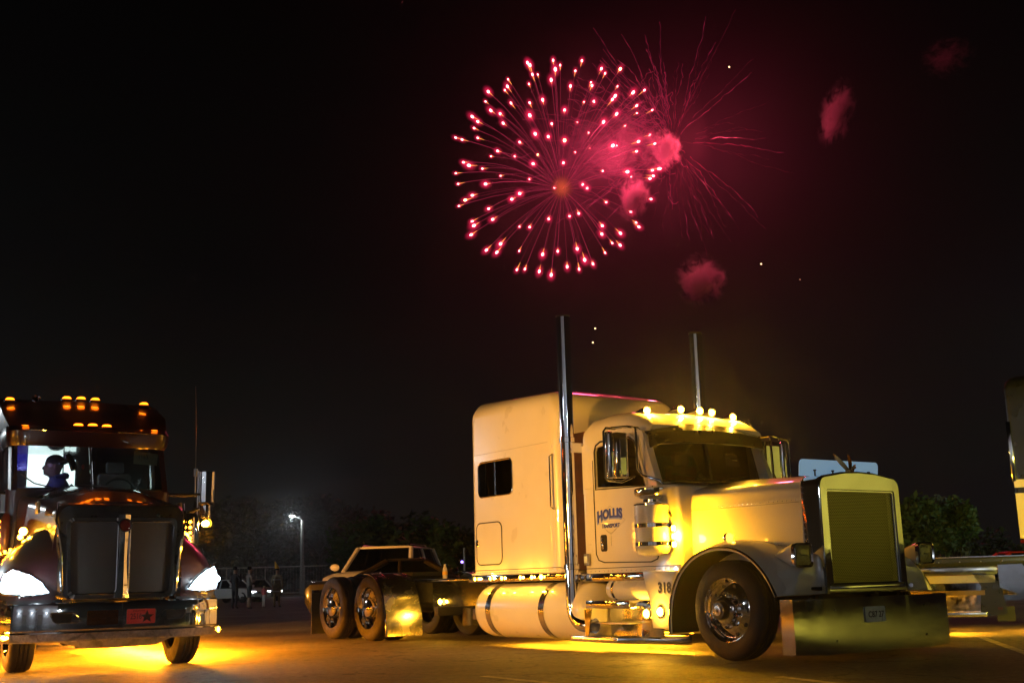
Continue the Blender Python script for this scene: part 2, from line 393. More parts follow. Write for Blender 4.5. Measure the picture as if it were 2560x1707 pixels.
# sleeper
zt = lerpf([(-5.1, 3.30), (-4.95, 3.37), (-4.7, 3.40), (-4.2, 3.41), (-3.7, 3.39), (-3.4, 3.34), (-3.15, 3.26), (-3.0, 3.17)])
link('sleeper_body', body_box(-5.08, -3.0, 1.09, .98, zt, (.10, .20), er=.21, crown=.05), 'white', T)
YS = -1.09
def side_panel(name, x0, x1, z0, z1, r, material, y, th=.004, parent=T, skew=0):
    cx, cz = (x0 + x1) / 2, (z0 + z1) / 2
    pts = [(cx + p[0] + skew * p[1], cz + p[1]) for p in rrect(x1 - x0, z1 - z0, r)]
    return link(name, MB().prism(pts, 'Y', y, y - th), material, parent)
def ring_tube(name, x0, x1, z0, z1, r, rad, material, y, parent=T, skew=0):
    cx, cz = (x0 + x1) / 2, (z0 + z1) / 2
    return link(name, MB().tube([(cx + p[0] + skew * p[1], y, cz + p[1]) for p in rrect(x1 - x0, z1 - z0, r)], rad, 6, closed=True), material, parent)
w1 = side_panel('sleeper_window', -4.86, -4.03, 2.03, 2.49, .08, 'glassd', YS - .003)
side_panel('window_backing', -4.87, -4.02, 2.02, 2.50, .08, 'gasket', YS + .002, parent=w1)
ring_tube('window_frame', -4.87, -4.02, 2.02, 2.50, .085, .013, 'alu', YS - .004, parent=w1)
link('window_divider', MB().box(-4.452, -4.442, YS - .014, YS - .004, 2.035, 2.485), 'alu', w1)
d1 = side_panel('hatch_door', -4.94, -4.32, 1.10, 1.66, .09, 'white', YS - .001, .006)
ring_tube('hatch_gasket', -4.945, -4.315, 1.095, 1.665, .095, .009, 'gasket', YS - .003, parent=d1)
link('hatch_latch', MB().box(-4.945, -4.885, YS - .03, YS - .006, 1.34, 1.44), 'chrome', d1, bevel=.01)
link('rear_seam', MB().tube([(-4.985, -1.0905, 1.0), (-4.985, -1.0905, 3.12)], .0035, 4), 'line', T)
link('mid_seam', MB().tube([(-5.0, -1.0905, 2.62), (-3.2, -1.0905, 2.62)], .0025, 4), 'line', T)
link('grab_handle', MB().tube([(-3.1, -1.09, 1.75), (-3.1, -1.14, 1.78), (-3.1, -1.14, 2.42), (-3.1, -1.09, 2.45)], .012, 8), 'chrome', T)
# row of trim and lamps under the sleeper
link('sleeper_skirt', MB().box(-5.14, -2.62, -1.125, -1.06, .86, .955), 'chrome', T, bevel=.012)
link('sleeper_sill', MB().box(-5.09, -2.98, -1.10, 1.10, .955, .985), 'white', T, bevel=.008)
link('body_seam', MB().box(-5.085, -2.99, -1.0935, -1.085, 1.015, 1.024), 'gasket', T)
def lamp(parent, loc, r=.028, material='amber', name='marker_lamp', bezel=True, ax='Y', sgn=-1, stretch=1, watts=0):
    if watts:
        f = -r * 1.1 if loc[1] < 0 else r * 1.1
        bulb(parent, (loc[0] + (r * 1.1 if ax == 'X' else 0), loc[1] + (f if ax == 'Y' else 0), loc[2]), watts)
    mb = MB(); mb.sphere((0, 0, 0), (r * stretch, r * .75, r) if ax == 'Y' else ((r * .75, r * stretch, r) if ax == 'X' else (r, r, r * .8)), 10, 6)
    o = link(name, mb, material, parent); o.location = loc
    if bezel:
        b = MB(); b.lathe([(r * 1.02, -.004), (r * 1.45, 0), (r * 1.5, .012)] if sgn < 0 else [(r * 1.02, .004), (r * 1.45, 0), (r * 1.5, -.012)], axis=ax, n=14)
        link('lamp_bezel', b, 'chrome', o)
    return o
for x in (-4.95, -4.56, -4.28, -3.84, -3.58, -3.37):
    lamp(T, (x, -1.13, .908), .026 if x != -3.37 else .034, watts=5)
RIV = []
def rivets(name, pts, parent, r=.008, material='chrome', axis='Y'):
    mb = MB()
    for p in pts:
        mb.sphere(p, (r, r * .6, r) if axis == 'Y' else (r * .6, r, r), 6, 4)
    o = link(name, mb, material, parent, recalc=False); o['kind'] = 'stuff'; return o
rivets('sleeper_rivets', [(-5.05 + i * .06, -1.093, .992) for i in range(34)], T, .007)

# cab
def cab():
    prof_top = lerpf([(-2.62, 2.80), (-2.4, 2.86), (-2.0, 2.88), (-1.7, 2.84), (-1.45, 2.70)])
    # lower body
    mb = body_box(-2.62, -.86, 1.0, .86, lambda x: 1.98 - .10 * max(0, (x + 1.4) / .54), (.05, .06), er=.03, crown=.0)
    link('cab_body', mb, 'white', T)
    # roof shell: closed loft from rear to the brow
    rings = []
    for x, hw, zt_, zb in ((-2.62, .90, 2.74, 2.42), (-2.58, .985, 2.80, 2.42), (-2.45, 1.0, 2.855, 2.44), (-2.1, 1.0, 2.885, 2.47), (-1.8, .99, 2.87, 2.50), (-1.6, .97, 2.82, 2.53), (-1.45, .945, 2.74, 2.56), (-1.36, .92, 2.66, 2.575)):
        r = min(.2, (zt_ - zb) * .8); ring = [(x, -hw, zb)]
        for i in range(7):
            a = pi - pi / 2 * i / 6; ring.append((x, -hw + r + r * cos(a), zt_ - .03 - r + r * sin(a)))
        ring.append((x, 0, zt_))
        for i in range(7):
            a = pi / 2 - pi / 2 * i / 6; ring.append((x, hw - r + r * cos(a), zt_ - .03 - r + r * sin(a)))
        ring.append((x, hw, zb)); rings.append(ring)
    link('cab_roof', MB().loft(rings), 'white', T)
    # rear wall, B-pillars and A-pillars
    link('cab_rear_wall', MB().box(-2.615, -2.56, -.985, .985, 1.95, 2.45), 'white', T)
    for s in (-1, 1):
        mb = MB(); mb.prism([(-2.60, 1.9), (-2.34, 1.9), (-2.34, 2.40), (-2.27, 2.50), (-2.27, 2.56), (-2.60, 2.5)], 'Y', s * .995, s * .93)
        link('rear_pillar', mb, 'white', T)
        mb = MB(); mb.loft([[(-1.42, s * .995, 1.88), (-1.20, s * .99, 1.88), (-1.20, s * .90, 1.90), (-1.40, s * .90, 1.90)],
                            [(-1.60, s * .985, 2.52), (-1.47, s * .96, 2.57), (-1.45, s * .88, 2.57), (-1.58, s * .88, 2.52)]])
        link('front_pillar', mb, 'white', T)
        # side glass
        g = MB(); g.prism([(-2.33, 1.95), (-1.43, 1.92), (-1.58, 2.44), (-1.68, 2.50), (-2.22, 2.50), (-2.30, 2.46), (-2.33, 2.40)], 'Y', s * .975, s * .969)
        link('door_window', g, 'glassd', T)
    # door
    YD = -1.003
    dr = link('cab_door', MB().prism([(-2.36, 1.16), (-2.31, 1.09), (-2.2, 1.07), (-1.36, 1.055), (-1.26, 1.08), (-1.22, 1.16), (-1.30, 1.90), (-2.36, 1.935)], 'Y', YD, YD - .006), 'white', T)
    link('door_gasket', MB().tube([(x, YD - .003, z) for x, z in ((-2.375, 2.3), (-2.375, 1.16), (-2.33, 1.085), (-2.22, 1.055), (-1.36, 1.04), (-1.25, 1.07), (-1.205, 1.16), (-1.28, 1.9))], .007, 6), 'gasket', dr)
    link('window_rubber', MB().tube([(x, -1.0, z) for x, z in ((-2.345, 1.935), (-2.345, 2.40), (-2.31, 2.475), (-2.22, 2.515), (-1.67, 2.515), (-1.57, 2.45), (-1.41, 1.91))], .012, 6, closed=True), 'gasket', dr)
    link('door_upper_frame', MB().tube([(x, -.992, z) for x, z in ((-2.36, 1.94), (-2.36, 2.42), (-2.32, 2.50), (-2.22, 2.54), (-1.66, 2.54), (-1.55, 2.47), (-1.385, 1.92))], .02, 8), 'white', dr)
    h = link('door_handle', MB().prism([(-2.21 + p[0], 1.285 + p[1]) for p in rrect(.12, .20, .03)], 'Y', YD - .006, YD - .012), 'gasket', dr)
    link('handle_grip', MB().box(-2.245, -2.205, YD - .03, YD - .012, 1.21, 1.36), 'chrome', h, bevel=.012)
    # lettering
    RT = (pi / 2, 0, 0)
    def arch(co): 
        u = co.x / .25; co.y = co.y * (1 + .12 * u * u - .22 * u * (u < 0)) - .028 * u * u + .014 * u; return co
    s = text('door_lettering', 'HOLLIS', .145, 'blue', dr, (-2.08, YD - .0085, 1.63), RT, sx=1.02, bold=.006, warp=arch)
    s2 = text('letter_edge', 'HOLLIS', .145, 'blueshadow', dr, (-2.09, YD - .0068, 1.618), RT, .0008, sx=1.02, bold=.012, warp=arch)
    text('small_lettering', 'TRANSPORT', .068, 'blue', dr, (-2.07, YD - .0095, 1.485), RT, sx=.88, bold=.002, shear=.2)
    link('door_diamond', MB().tube([(x, YD - .0065, z) for x, z in ((-2.07, 1.725), (-2.34, 1.555), (-2.07, 1.385), (-1.79, 1.54))], .0028, 4, closed=True), 'line', dr)
    link('door_pinstripe', MB().tube([(-2.17, YD - .0065, 1.45), (-2.12, YD - .0065, 1.41), (-2.07, YD - .0065, 1.40), (-2.03, YD - .0065, 1.41), (-1.97, YD - .0065, 1.45)], .0028, 4)
         .tube([(-2.07, YD - .0065, 1.37), (-2.072, YD - .0065, 1.25)], .004, 4), 'line', dr)
    # body line and cowl
    link('cab_seam', MB().box(-2.6, -.875, -1.0035, -.99, .985, .993), 'gasket', T)
    rivets('cab_rivets', [(-2.5 + i * .085, -1.002, .955) for i in range(19)], T, .007)
    link('cab_trim', MB().box(-2.60, -1.30, -1.10, -.99, .835, .93), 'chrome', T, bevel=.01)
    # windscreen, two panes
    for s in (-1, 1):
        g = MB(); g.loft([[(-1.345, s * .02, 2.0), (-1.405, s * .86, 1.99), (-1.52, s * .83, 2.50), (-1.44, s * .02, 2.54)],
                          [(-1.335, s * .02, 2.0), (-1.395, s * .86, 1.99), (-1.51, s * .83, 2.50), (-1.43, s * .02, 2.54)]])
        link('windscreen', g, 'glass', T, smooth=False)
    link('windscreen_pillar', MB().loft([[(-1.335, -.02, 1.98), (-1.335, .02, 1.98), (-1.37, .02, 1.98), (-1.37, -.02, 1.98)], [(-1.43, -.02, 2.55), (-1.43, .02, 2.55), (-1.46, .02, 2.55), (-1.46, -.02, 2.55)]]), 'gasket', T)
    link('windscreen_rubber', MB().tube([(-1.335, 0, 1.985), (-1.395, -.87, 1.975), (-1.515, -.845, 2.51), (-1.43, 0, 2.55), (-1.515, .845, 2.51), (-1.395, .87, 1.975)], .016, 6, closed=True), 'gasket', T)
    for s in (-1, 1):
        link('wiper', MB().tube([(-1.28, s * .12, 1.985), (-1.325, s * .3, 2.03), (-1.36, s * .62, 2.06)], .008, 6), 'gasket', T)
    # visor
    rings = []
    for y, xf, zf, xr, zr in ((-.93, -1.37, 2.36, -1.5, 2.60), (-.85, -1.27, 2.395, -1.43, 2.625), (-.4, -1.19, 2.415, -1.38, 2.665), (0, -1.165, 2.42, -1.365, 2.675), (.4, -1.19, 2.415, -1.38, 2.665), (.85, -1.27, 2.395, -1.43, 2.625), (.93, -1.37, 2.36, -1.5, 2.60)):
        mx_, mz = (xf + xr) / 2 + .05, (zf + zr) / 2 + .03
        rings.append([(xf, y, zf), (mx_, y, mz), (xr, y, zr), (xr - .012, y, zr - .008), (mx_ - .012, y, mz - .012), (xf - .012, y, zf)])
    v = link('sun_visor', MB().loft(rings), 'black', T)
    link('visor_edge', MB().tube([(r[0][0], r[0][1], r[0][2]) for r in rings], .008, 6), 'chrome', v)
    # interior
    link('dashboard', MB().box(-1.75, -1.42, -.88, .88, 1.75, 1.98), 'dark', T, bevel=.04)
    for s in (-.45, .45):
        q = link('seat', MB().box(-2.45, -2.30, s - .24, s + .24, 1.6, 2.28), 'orange', T, bevel=.05)
        link('headrest', MB().box(-2.43, -2.33, s - .13, s + .13, 2.28, 2.45), 'orange', q, bevel=.04)
    link('steering_wheel', MB().tube([(-1.85 - .1 * sin(a) * .6, .45 + .23 * cos(a), 1.98 + .2 * sin(a)) for a in [2 * pi * i / 20 for i in range(20)]], .016, 6, closed=True), 'gasket', T)
    link('cab_headliner', MB().box(-2.5, -1.5, -.9, .9, 2.50, 2.52), 'seat', T)
    # roof lamps (torpedo)
    for y in (-.72, -.17, .15, .35, .72):
        z = 2.845 - .05 * (abs(y) / .72) ** 2
        b = link('roof_lamp', MB().lathe([(.004, -.22), (.02, -.17), (.035, -.1), (.046, -.02), (.05, .015), (.047, .02)], (-1.66, y, z + .045), 'X', 16, caps=True), 'chrome', T)
        link('lamp_lens', MB().sphere((-1.635, y, z + .045), (.03, .045, .045), 14, 10), 'amber', b); bulb(b, (-1.57, y, z + .045), 44)
        link('lamp_foot', MB().box(-1.78, -1.68, y - .02, y + .02, z - .03, z + .02), 'chrome', b)
cab()

# gap fairing between sleeper and cab
link('gap_fairing', MB().box(-3.02, -2.60, -.90, .90, .98, 2.70), mat('dark_orange_bellows', (.16, .055, .012), .7, var=.2), T)

# hood
def hood():
    rings = []
    for x, hw, zt_, zs, zb in ((-1.20, .84, 1.935, 1.83, 1.0), (-1.0, .81, 1.935, 1.80, 1.0), (-.5, .755, 1.93, 1.79, 1.0), (0, .70, 1.915, 1.785, 1.0), (.4, .655, 1.90, 1.78, .80), (.62, .63, 1.89, 1.77, .72)):
        r = .13; ring = [(x, -hw - .03, zb), (x, -hw - .01, zs - .12)]
        for i in range(6):
            a = pi - (pi / 2 - .15) * i / 5; ring.append((x, -hw + r + r * cos(a), zs - .03 + r * .9 * sin(a) - .05))
        ring += [(x, -hw * .45, zt_ - .02), (x, 0, zt_), (x, hw * .45, zt_ - .02)]
        for i in range(6):
            a = .15 + pi / 2 * 0 + (pi / 2 - .15) * (1 - i / 5); ring.append((x, hw - r + r * cos(a - .15 * (1 - i / 5) * 0), zs - .03 + r * .9 * sin(a) - .05))
        ring += [(x, hw + .01, zs - .12), (x, hw + .03, zb)]
        rings.append(ring)
    h = link('hood', MB().loft(rings), 'white', T, angle=50)
    pts = [(-1.1 + i * .058, -(.845 - (.17 / 1.82) * (i * .058)) + .012, 1.61) for i in range(30)]
    rivets('hood_rivets', pts, h, .0075)
    link('hood_seam', MB().tube([(-1.13, -.838, 1.59), (.6, -.645, 1.592)], .0035, 4), 'line', h)
    link('hood_gap', MB().tube([(-1.185, -.85, 1.0), (-1.185, -.85, 1.70), (-1.185, -.80, 1.84), (-1.185, -.6, 1.915)], .006, 6), 'gasket', h)
    return h
hood()
# cowl between door and hood
link('cowl', MB().loft([[(-1.42, -.99, 1.0), (-1.42, -.99, 1.9), (-1.42, -.86, 1.985), (-1.42, .86, 1.985), (-1.42, .99, 1.9), (-1.42, .99, 1.0)],
                        [(-1.19, -.86, 1.0), (-1.19, -.86, 1.72), (-1.19, -.77, 1.86), (-1.19, .77, 1.86), (-1.19, .86, 1.72), (-1.19, .86, 1.0)]]), 'white', T)

# front fenders
def fender(s):
    cx, cz = -.03, .51
    prof = [(-.86, .26, .62), (-.855, .45, .62), (-.80, .68, .64), (-.68, .88, .68), (-.5, 1.03, .74), (-.28, 1.12, .80), (-.03, 1.15, .82), (.22, 1.115, .80), (.42, 1.02, .78), (.56, .90, .78), (.66, .77, .80), (.73, .645, .84)]
    fine_ = []
    for i in range(len(prof) - 1):
        p0, p1, p2, p3 = prof[max(0, i - 1)], prof[i], prof[i + 1], prof[min(len(prof) - 1, i + 2)]
        for k in range(4):
            t = k / 4; fine_.append(tuple(.5 * (2 * b + (c - a) * t + (2 * a - 5 * b + 4 * c - d) * t * t + (3 * b - a - 3 * c + d) * t ** 3) for a, b, c, d in zip(p0, p1, p2, p3)))
    prof = fine_ + [prof[-1]]
    rings = []
    for i, (x, z, yi) in enumerate(prof):
        nx, nz = x - cx, z - cz; L = sqrt(nx * nx + nz * nz); nx, nz = nx / L, nz / L
        yin = .70 if x > -.4 else .72 + .2 * (-.4 - x)
        rise = .05 * min(1, max(.3, (z - .4) / .4))
        ring = [(x - nx * .03, s * 1.215, z - nz * .03), (x, s * 1.225, z), (x + nx * .018, s * 1.20, z + nz * .018), (x + nx * (.02 + rise), s * 1.05, z + nz * (.02 + rise)), (x + nx * (.03 + rise), s * .88, z + nz * (.03 + rise)),
                (x + nx * .03, s * yin, z + nz * .03 + (.04 if x > -.3 else 0)), (x - nx * .02, s * yin, z - nz * .02), (x - nx * .01, s * 1.05, z - nz * .01)]
        rings.append(ring)
    f = link('fender', MB().loft(rings), ['white', 'gasket'], T, angle=60)
    for p in f.data.polygons[:(len(rings) - 1) * 8]:
        if p.index % 8 in (5, 6, 7): p.material_index = 1
    link('fender_lip', MB().tube([(x, s * 1.222, z) for x, z, _ in prof], .013, 8), 'chrome', f)
    # front apron between fender and grille shell
    mb = MB(); mb.loft([[(.30, s * .68, 1.18), (.44, s * 1.12, 1.03), (.58, s * 1.18, .86), (.73, s * 1.20, .65), (.70, s * .66, .65)],
                        [(.80, s * .60, 1.06), (.80, s * .82, .98), (.82, s * .98, .84), (.80, s * 1.05, .65), (.80, s * .60, .65)]])
    link('fender_apron', mb, 'white', T, bevel=.02)
    # inner arch
    mb = MB(); mb.prism([(x * .97 - .001, z - .03) for x, z, _ in prof], 'Y', s * .66, s * .70)
    link('inner_arch', mb, 'gasket', T)
    # headlight
    h = link('headlight', MB().loft([[(.54 + .0, s * (.97 + .02 * cos(a)), 1.05 + .02 * sin(a)) for a in [2 * pi * k / 16 for k in range(16)]],
              *[[(x, s * (.965 + p[0]), zc + p[1]) for p in rrect(w_, h_, r_, 3)] for x, w_, h_, r_, zc in ((.66, .17, .13, .05, 1.045), (.80, .25, .21, .05, 1.04), (.86, .27, .235, .05, 1.04))]]), 'white', T)
    link('headlight_bezel', MB().loft([[(x, s * (.965 + p[0]), 1.04 + p[1]) for p in rrect(w_, h_, .045, 3)] for x, w_, h_ in ((.855, .27, .235), (.89, .275, .24), (.90, .25, .215), (.885, .225, .19))], caps=False), 'chrome', h)
    link('headlight_lens', MB().loft([[(x, s * (.965 + p[0]), 1.04 + p[1]) for p in rrect(w_, h_, .04, 3)] for x, w_, h_ in ((.882, .225, .19), (.893, .17, .14), (.896, .08, .07))]), 'headoff', h)
    b = link('headlight_bracket', MB().tube([(.60, s * .86, .70), (.75, s * .82, .71), (.86, s * .70, .71)], .022, 8), 'chrome', h)
    # turn lamp on the fender
    t = link('turn_lamp', MB().cyl((-.12, s * 1.0, 1.17), (-.12, s * 1.0, 1.215), .012), 'chrome', T)
    link('lamp_lens', MB().sphere((-.09, s * 1.0, 1.255), (.035, .045, .05), 12, 8), 'lampoff' if s > 0 else emis('soft_amber_lens', (1, .5, .05), 3.5), t)
    if s < 0: bulb(t, (-.03, s * 1.02, 1.27), .5)
    link('lamp_shell', MB().sphere((-.125, s * 1.0, 1.255), (.05, .047, .052), 12, 8), 'chrome', t)
for s in (-1, 1): fender(s)
# grille shell
def grille():
    xf, xr = .87, .62
    def outline(hw, zt_, zb, r):
        pts = [(-hw - .01, zb)]
        for i in range(7):
            a = pi - pi / 2 * i / 6; pts.append((-hw + r + r * cos(a), zt_ - .05 - r + r * sin(a)))
        pts += [(-hw * .4, zt_ - .01), (0, zt_), (hw * .4, zt_ - .01)]
        for i in range(7):
            a = pi / 2 - pi / 2 * i / 6; pts.append((hw - r + r * cos(a), zt_ - .05 - r + r * sin(a)))
        pts.append((hw + .01, zb)); return pts
    A = outline(.62, 1.88, .655, .10); B = outline(.635, 1.90, .655, .11)
    inner = []
    def inn(hw, zt_, zb, r):
        pts = [(-hw, zb + .01)]
        for i in range(7):
            a = pi - pi / 2 * i / 6; pts.append((-hw + r + r * cos(a), zt_ - r + r * sin(a)))
        pts += [(-hw * .4, zt_), (0, zt_), (hw * .4, zt_)]
        for i in range(7):
            a = pi / 2 - pi / 2 * i / 6; pts.append((hw - r + r * cos(a), zt_ - r + r * sin(a)))
        pts.append((hw, zb + .01)); return pts
    C = inn(.525, 1.69, .75, .03)
    rings = [[(xr, y, z) for y, z in B], [(xf - .03, y, z) for y, z in B], [(xf, y, z) for y, z in A], [(xf + .004, y, z) for y, z in inn(.54, 1.705, .735, .035)], [(xf - .03, y, z) for y, z in C]]
    g = link('grille_shell', MB().loft(rings, caps=False), 'chrome', T, angle=30)
    link('shell_bottom_bar', MB().box(xf - .04, xf + .003, -.60, .60, .652, .752), 'chrome', g, bevel=.008)
    link('grille_backing', MB().box(xf - .12, xf - .10, -.53, .53, .74, 1.70), 'gasket', g)
    # staggered slot mesh
    mb = MB(); rows, cols = 62, 34; dz = .94 / rows; dy = 1.05 / cols; x0, x1 = xf - .030, xf - .022
    for i in range(rows + 1):
        z = .75 + i * dz; mb.box(x0, x1, -.525, .525, z - .0032, z + .0032)
    for i in range(rows):
        z = .75 + i * dz
        for j in range(cols + 1):
            y = -.525 + (j + (.5 if i % 2 else 0)) * dy
            if y < .52: mb.box(x0 + .001, x1 - .001, y - .004, y + .004, z, z + dz)
    o = link('grille_mesh', mb, mat('brass_toned_mesh', (.30, .285, .16), .3, metal=1), g, smooth=False, recalc=False); o['kind'] = 'stuff'
    link('mesh_surround', MB().tube([(xf - .018, y, z) for y, z in C] , .012, 6), 'chrome', g)
    rivets('shell_rivets', [(.64, -.6475, .72 + i * .06) for i in range(19)], g, .009)
    # bug deflector and ornament
    rings = []
    prof = [(-.64, 1.86), (-.64, 1.985)] + [(-.64 + .05 - .05 * cos(a), 1.985 + .05 * sin(a)) for a in [pi / 2 * i / 4 for i in range(1, 5)]]
    prof += [(-p[0], p[1]) for p in reversed(prof)]
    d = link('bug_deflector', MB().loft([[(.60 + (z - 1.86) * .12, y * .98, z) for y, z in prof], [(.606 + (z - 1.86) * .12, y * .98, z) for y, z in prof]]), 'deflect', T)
    for y in (-.42, -.14, .16, .44):
        link('deflector_bolt', MB().cyl((.64, y, 1.86), (.64, y, 1.915), .009).cyl((.64, y, 1.915), (.64, y, 1.928), .017), 'gasket', d)
    n = link('hood_ornament', MB().sphere((.75, 0, 1.915), (.06, .022, .025), 12, 8).sphere((.81, 0, 1.945), (.03, .016, .018), 10, 6), mat('bronze', (.55, .25, .08), .25, metal=1), T)
    for s in (-1, 1):
        mb = MB(); mb.loft([[(.77, s * .015, 1.92), (.73, s * .015, 1.925), (.72, s * .02, 1.915)], [(.74, s * .06, 2.0), (.685, s * .065, 2.01), (.68, s * .07, 1.99)], [(.69, s * .10, 2.07), (.655, s * .10, 2.065), (.65, s * .105, 2.06)], [(.645, s * .115, 2.11), (.642, s * .115, 2.11), (.64, s * .116, 2.108)]])
        link('wing', mb, MATS['bronze'], n)
    link('neck', MB().tube([(.79, 0, 1.925), (.82, 0, 1.965), (.835, 0, 1.975)], [.02, .012, .004], 8), MATS['bronze'], n)
    # bumper: boxed ends, broken back towards both ends
    ys = [(-1.2, .75), (-1.2, .915), (-.78, 1.0), (0, 1.015), (.78, 1.0), (1.2, .915), (1.2, .75)]
    rings = [[(x, y, zb + dzb * (1 if abs(y) < 1.1 else 0)) for (y, x) in ys] for zb, dzb in ((.085, -.02), (.60, 0))]
    mb = MB(); n_ = len(ys)
    fr = [[(x, y, .615) for y, x in ys], [(x, y, .605) for y, x in ys], [(x, y, .09 - (.015 if abs(y) < 1.1 else 0)) for y, x in ys], [(x - .02, y * .985, .08) for y, x in ys], [(x - .02, y * .985, .60) for y, x in ys]]
    vs = [p for r in fr for p in r]; fs = []
    for i in range(len(fr) - 1):
        for j in range(n_ - 1): fs.append((i * n_ + j, i * n_ + j + 1, (i + 1) * n_ + j + 1, (i + 1) * n_ + j))
    mb.add(vs, fs); bu = link('bumper', mb, mat('warped_chrome', (.80, .81, .80), .07, metal=1, rvar=.04, vscale=3, bump=.10, bscale=1.6), T, angle=12)
    rivets('bumper_bolts', [(1.004, y, z) for y in (-.7, .7) for z in (.2, .5)], bu, .014, axis='X')
    link('bumper_top', MB().box(.72, .99, -1.17, 1.17, .598, .603), 'chrome', bu)
    p = link('number_plate', MB().prism([(-.12 + q[0], .44 + q[1]) for q in rrect(.305, .155, .02)], 'X', 1.022, 1.026), 'whiteplate', T)
    text('plate_number', 'C87 27', .085, 'ink', p, (1.0275, -.115, .437), (pi / 2, 0, pi / 2), .0008, sx=.95, bold=.001)
    text('plate_heading', 'ILLINOIS', .03, 'ink', p, (1.0275, -.12, .498), (pi / 2, 0, pi / 2), .0006) if False else None
    link('plate_strap', MB().box(1.0275, 1.0285, -.03, -.024, .365, .44), 'line', p)
grille()

# exhaust stacks
def stack(s):
    y = s * 1.15; x = -2.69; r = .088
    path = [(x, y, 4.18), (x, y, 2.0), (x, y, .62)]
    for i in range(1, 7):
        a = pi / 2 * i / 6; path.append((x + .24 - .24 * cos(a), y, .56 - .24 * sin(a)))
    path.append((-2.31, y * .97, .316))
    k = link('exhaust_stack', MB().tube(path, r, 28), 'chrome', T)
    for z in (2.58, 1.02): link('stack_clamp', MB().lathe([(r + .002, -.035), (r + .012, -.03), (r + .012, .03), (r + .002, .035)], (x, y, z), 'Z', 28), 'chrome', k)
    link('stack_lip', MB().lathe([(r - .012, -.3), (r - .012, 0), (r + .004, 0), (r + .004, -.02)], (x, y, 4.185), 'Z', 28), 'gasket', k)
    link('stack_bracket', MB().box(-2.68, -2.60, min(y, s * .95), max(y, s * .95), 2.42, 2.54), 'alu', k)
    # louvre lamps on the inner stack guard
    return k
for s in (-1, 1): stack(s)
# mirrors
def mirror(s):
    X = -1.5; yi = 1.19 if s < 0 else .99
    def q(pts): return [(X + a, s * b) for a, b in pts]
    k = link('mirror', MB().loft([[(x, y, z) for x, y in q([(-.05, yi), (.035, yi), (.045, yi + .03), (.045, 1.34), (.03, 1.37), (-.05, 1.37)])] for z in (2.0, 2.53)]), 'chrome', T, bevel=.012)
    link('mirror_panel', MB().box(X + .046, X + .052, min(s * (yi + .05), s * 1.32), max(s * (yi + .05), s * 1.32), 2.04, 2.47), 'mirror', k)
    link('mirror_glass', MB().box(X - .056, X - .051, min(s * (yi + .03), s * 1.35), max(s * (yi + .03), s * 1.35), 2.03, 2.50), 'mirror', k)
    link('convex_mirror', MB().lathe([(.01, 1.99), (.045, 2.0), (.05, 2.02), (.05, 2.50), (.045, 2.53), (.01, 2.54)], (X - .01, s * 1.435, 0), 'Z', 20), 'chrome', k)
    link('mirror_loop', MB().tube([(X + .02, s * 1.36, 2.57), (X + .02, s * 1.50, 2.57), (X + .02, s * 1.535, 2.53), (X + .02, s * 1.535, 2.0), (X + .02, s * 1.50, 1.965), (X + .03, s * 1.3, 1.955), (X + .08, s * 1.14, 2.02)], .014, 8), 'chrome', k)
    link('mirror_arm', MB().tube([(X + .02, s * 1.42, 2.575), (X + .05, s * 1.2, 2.60), (X + .1, s * 1.08, 2.585), (X + .02, s * .97, 2.57)], .014, 8), 'chrome', k)
    link('mirror_post', MB().tube([(X + .1, s * 1.12, 2.58), (X + .11, s * 1.12, 2.1), (X + .17, s * 1.10, 2.02), (X + .34, s * 1.0, 1.95), (X + .38, s * .93, 1.86)], .016, 8), 'chrome', k)
for s in (-1, 1): mirror(s)
# air cleaners
def cleaner(s):
    c = (-1.20, s * 1.10, 0)
    a = link('air_cleaner', MB().lathe([(.06, 1.10), (.17, 1.12), (.20, 1.16), (.205, 1.20), (.205, 1.64), (.20, 1.675), (.17, 1.70), (.10, 1.705)], c, 'Z', 36, caps=True), 'white', T)
    link('cleaner_cap', MB().lathe([(.10, 1.70), (.10, 1.735), (.14, 1.75), (.19, 1.785), (.20, 1.81), (.20, 1.85), (.17, 1.865), (.01, 1.872)], c, 'Z', 36), 'chrome', a)
    for z in (1.44, 1.235): link('cleaner_band', MB().lathe([(.206, -.024), (.2105, -.02), (.2105, .02), (.206, .024)], (c[0], c[1], z), 'Z', 36), 'chrome', a)
    link('cleaner_seam', MB().lathe([(.206, 1.665), (.212, 1.668), (.212, 1.682), (.202, 1.684)], c, 'Z', 36), 'chrome', a)
    link('cleaner_bracket', MB().box(-1.44, -1.38, min(s * 1.0, s * 1.12), max(s * 1.0, s * 1.12), 1.15, 1.62), 'gasket', a)
    link('intake_elbow', MB().tube([(-1.02, s * 1.02, 1.58), (-.97, s * .97, 1.52), (-.96, s * .93, 1.42)], .02, 8), 'gasket', a)
    link('lamp_bar', MB().box(-1.0, -.965, s * .98 - .05, s * .98 + .05, 1.17, 1.45), 'chrome', a)
    for z in (1.22, 1.31, 1.40):
        l = link('flood_lamp', MB().sphere((-.95, s * .98, z), (.022, .04, .036), 12, 8), 'amberhot', a)
    bulb(a, (-.88, s * 1.03, 1.31), 170, (1, .42, .005), .05)
for s in (-1, 1): cleaner(s)
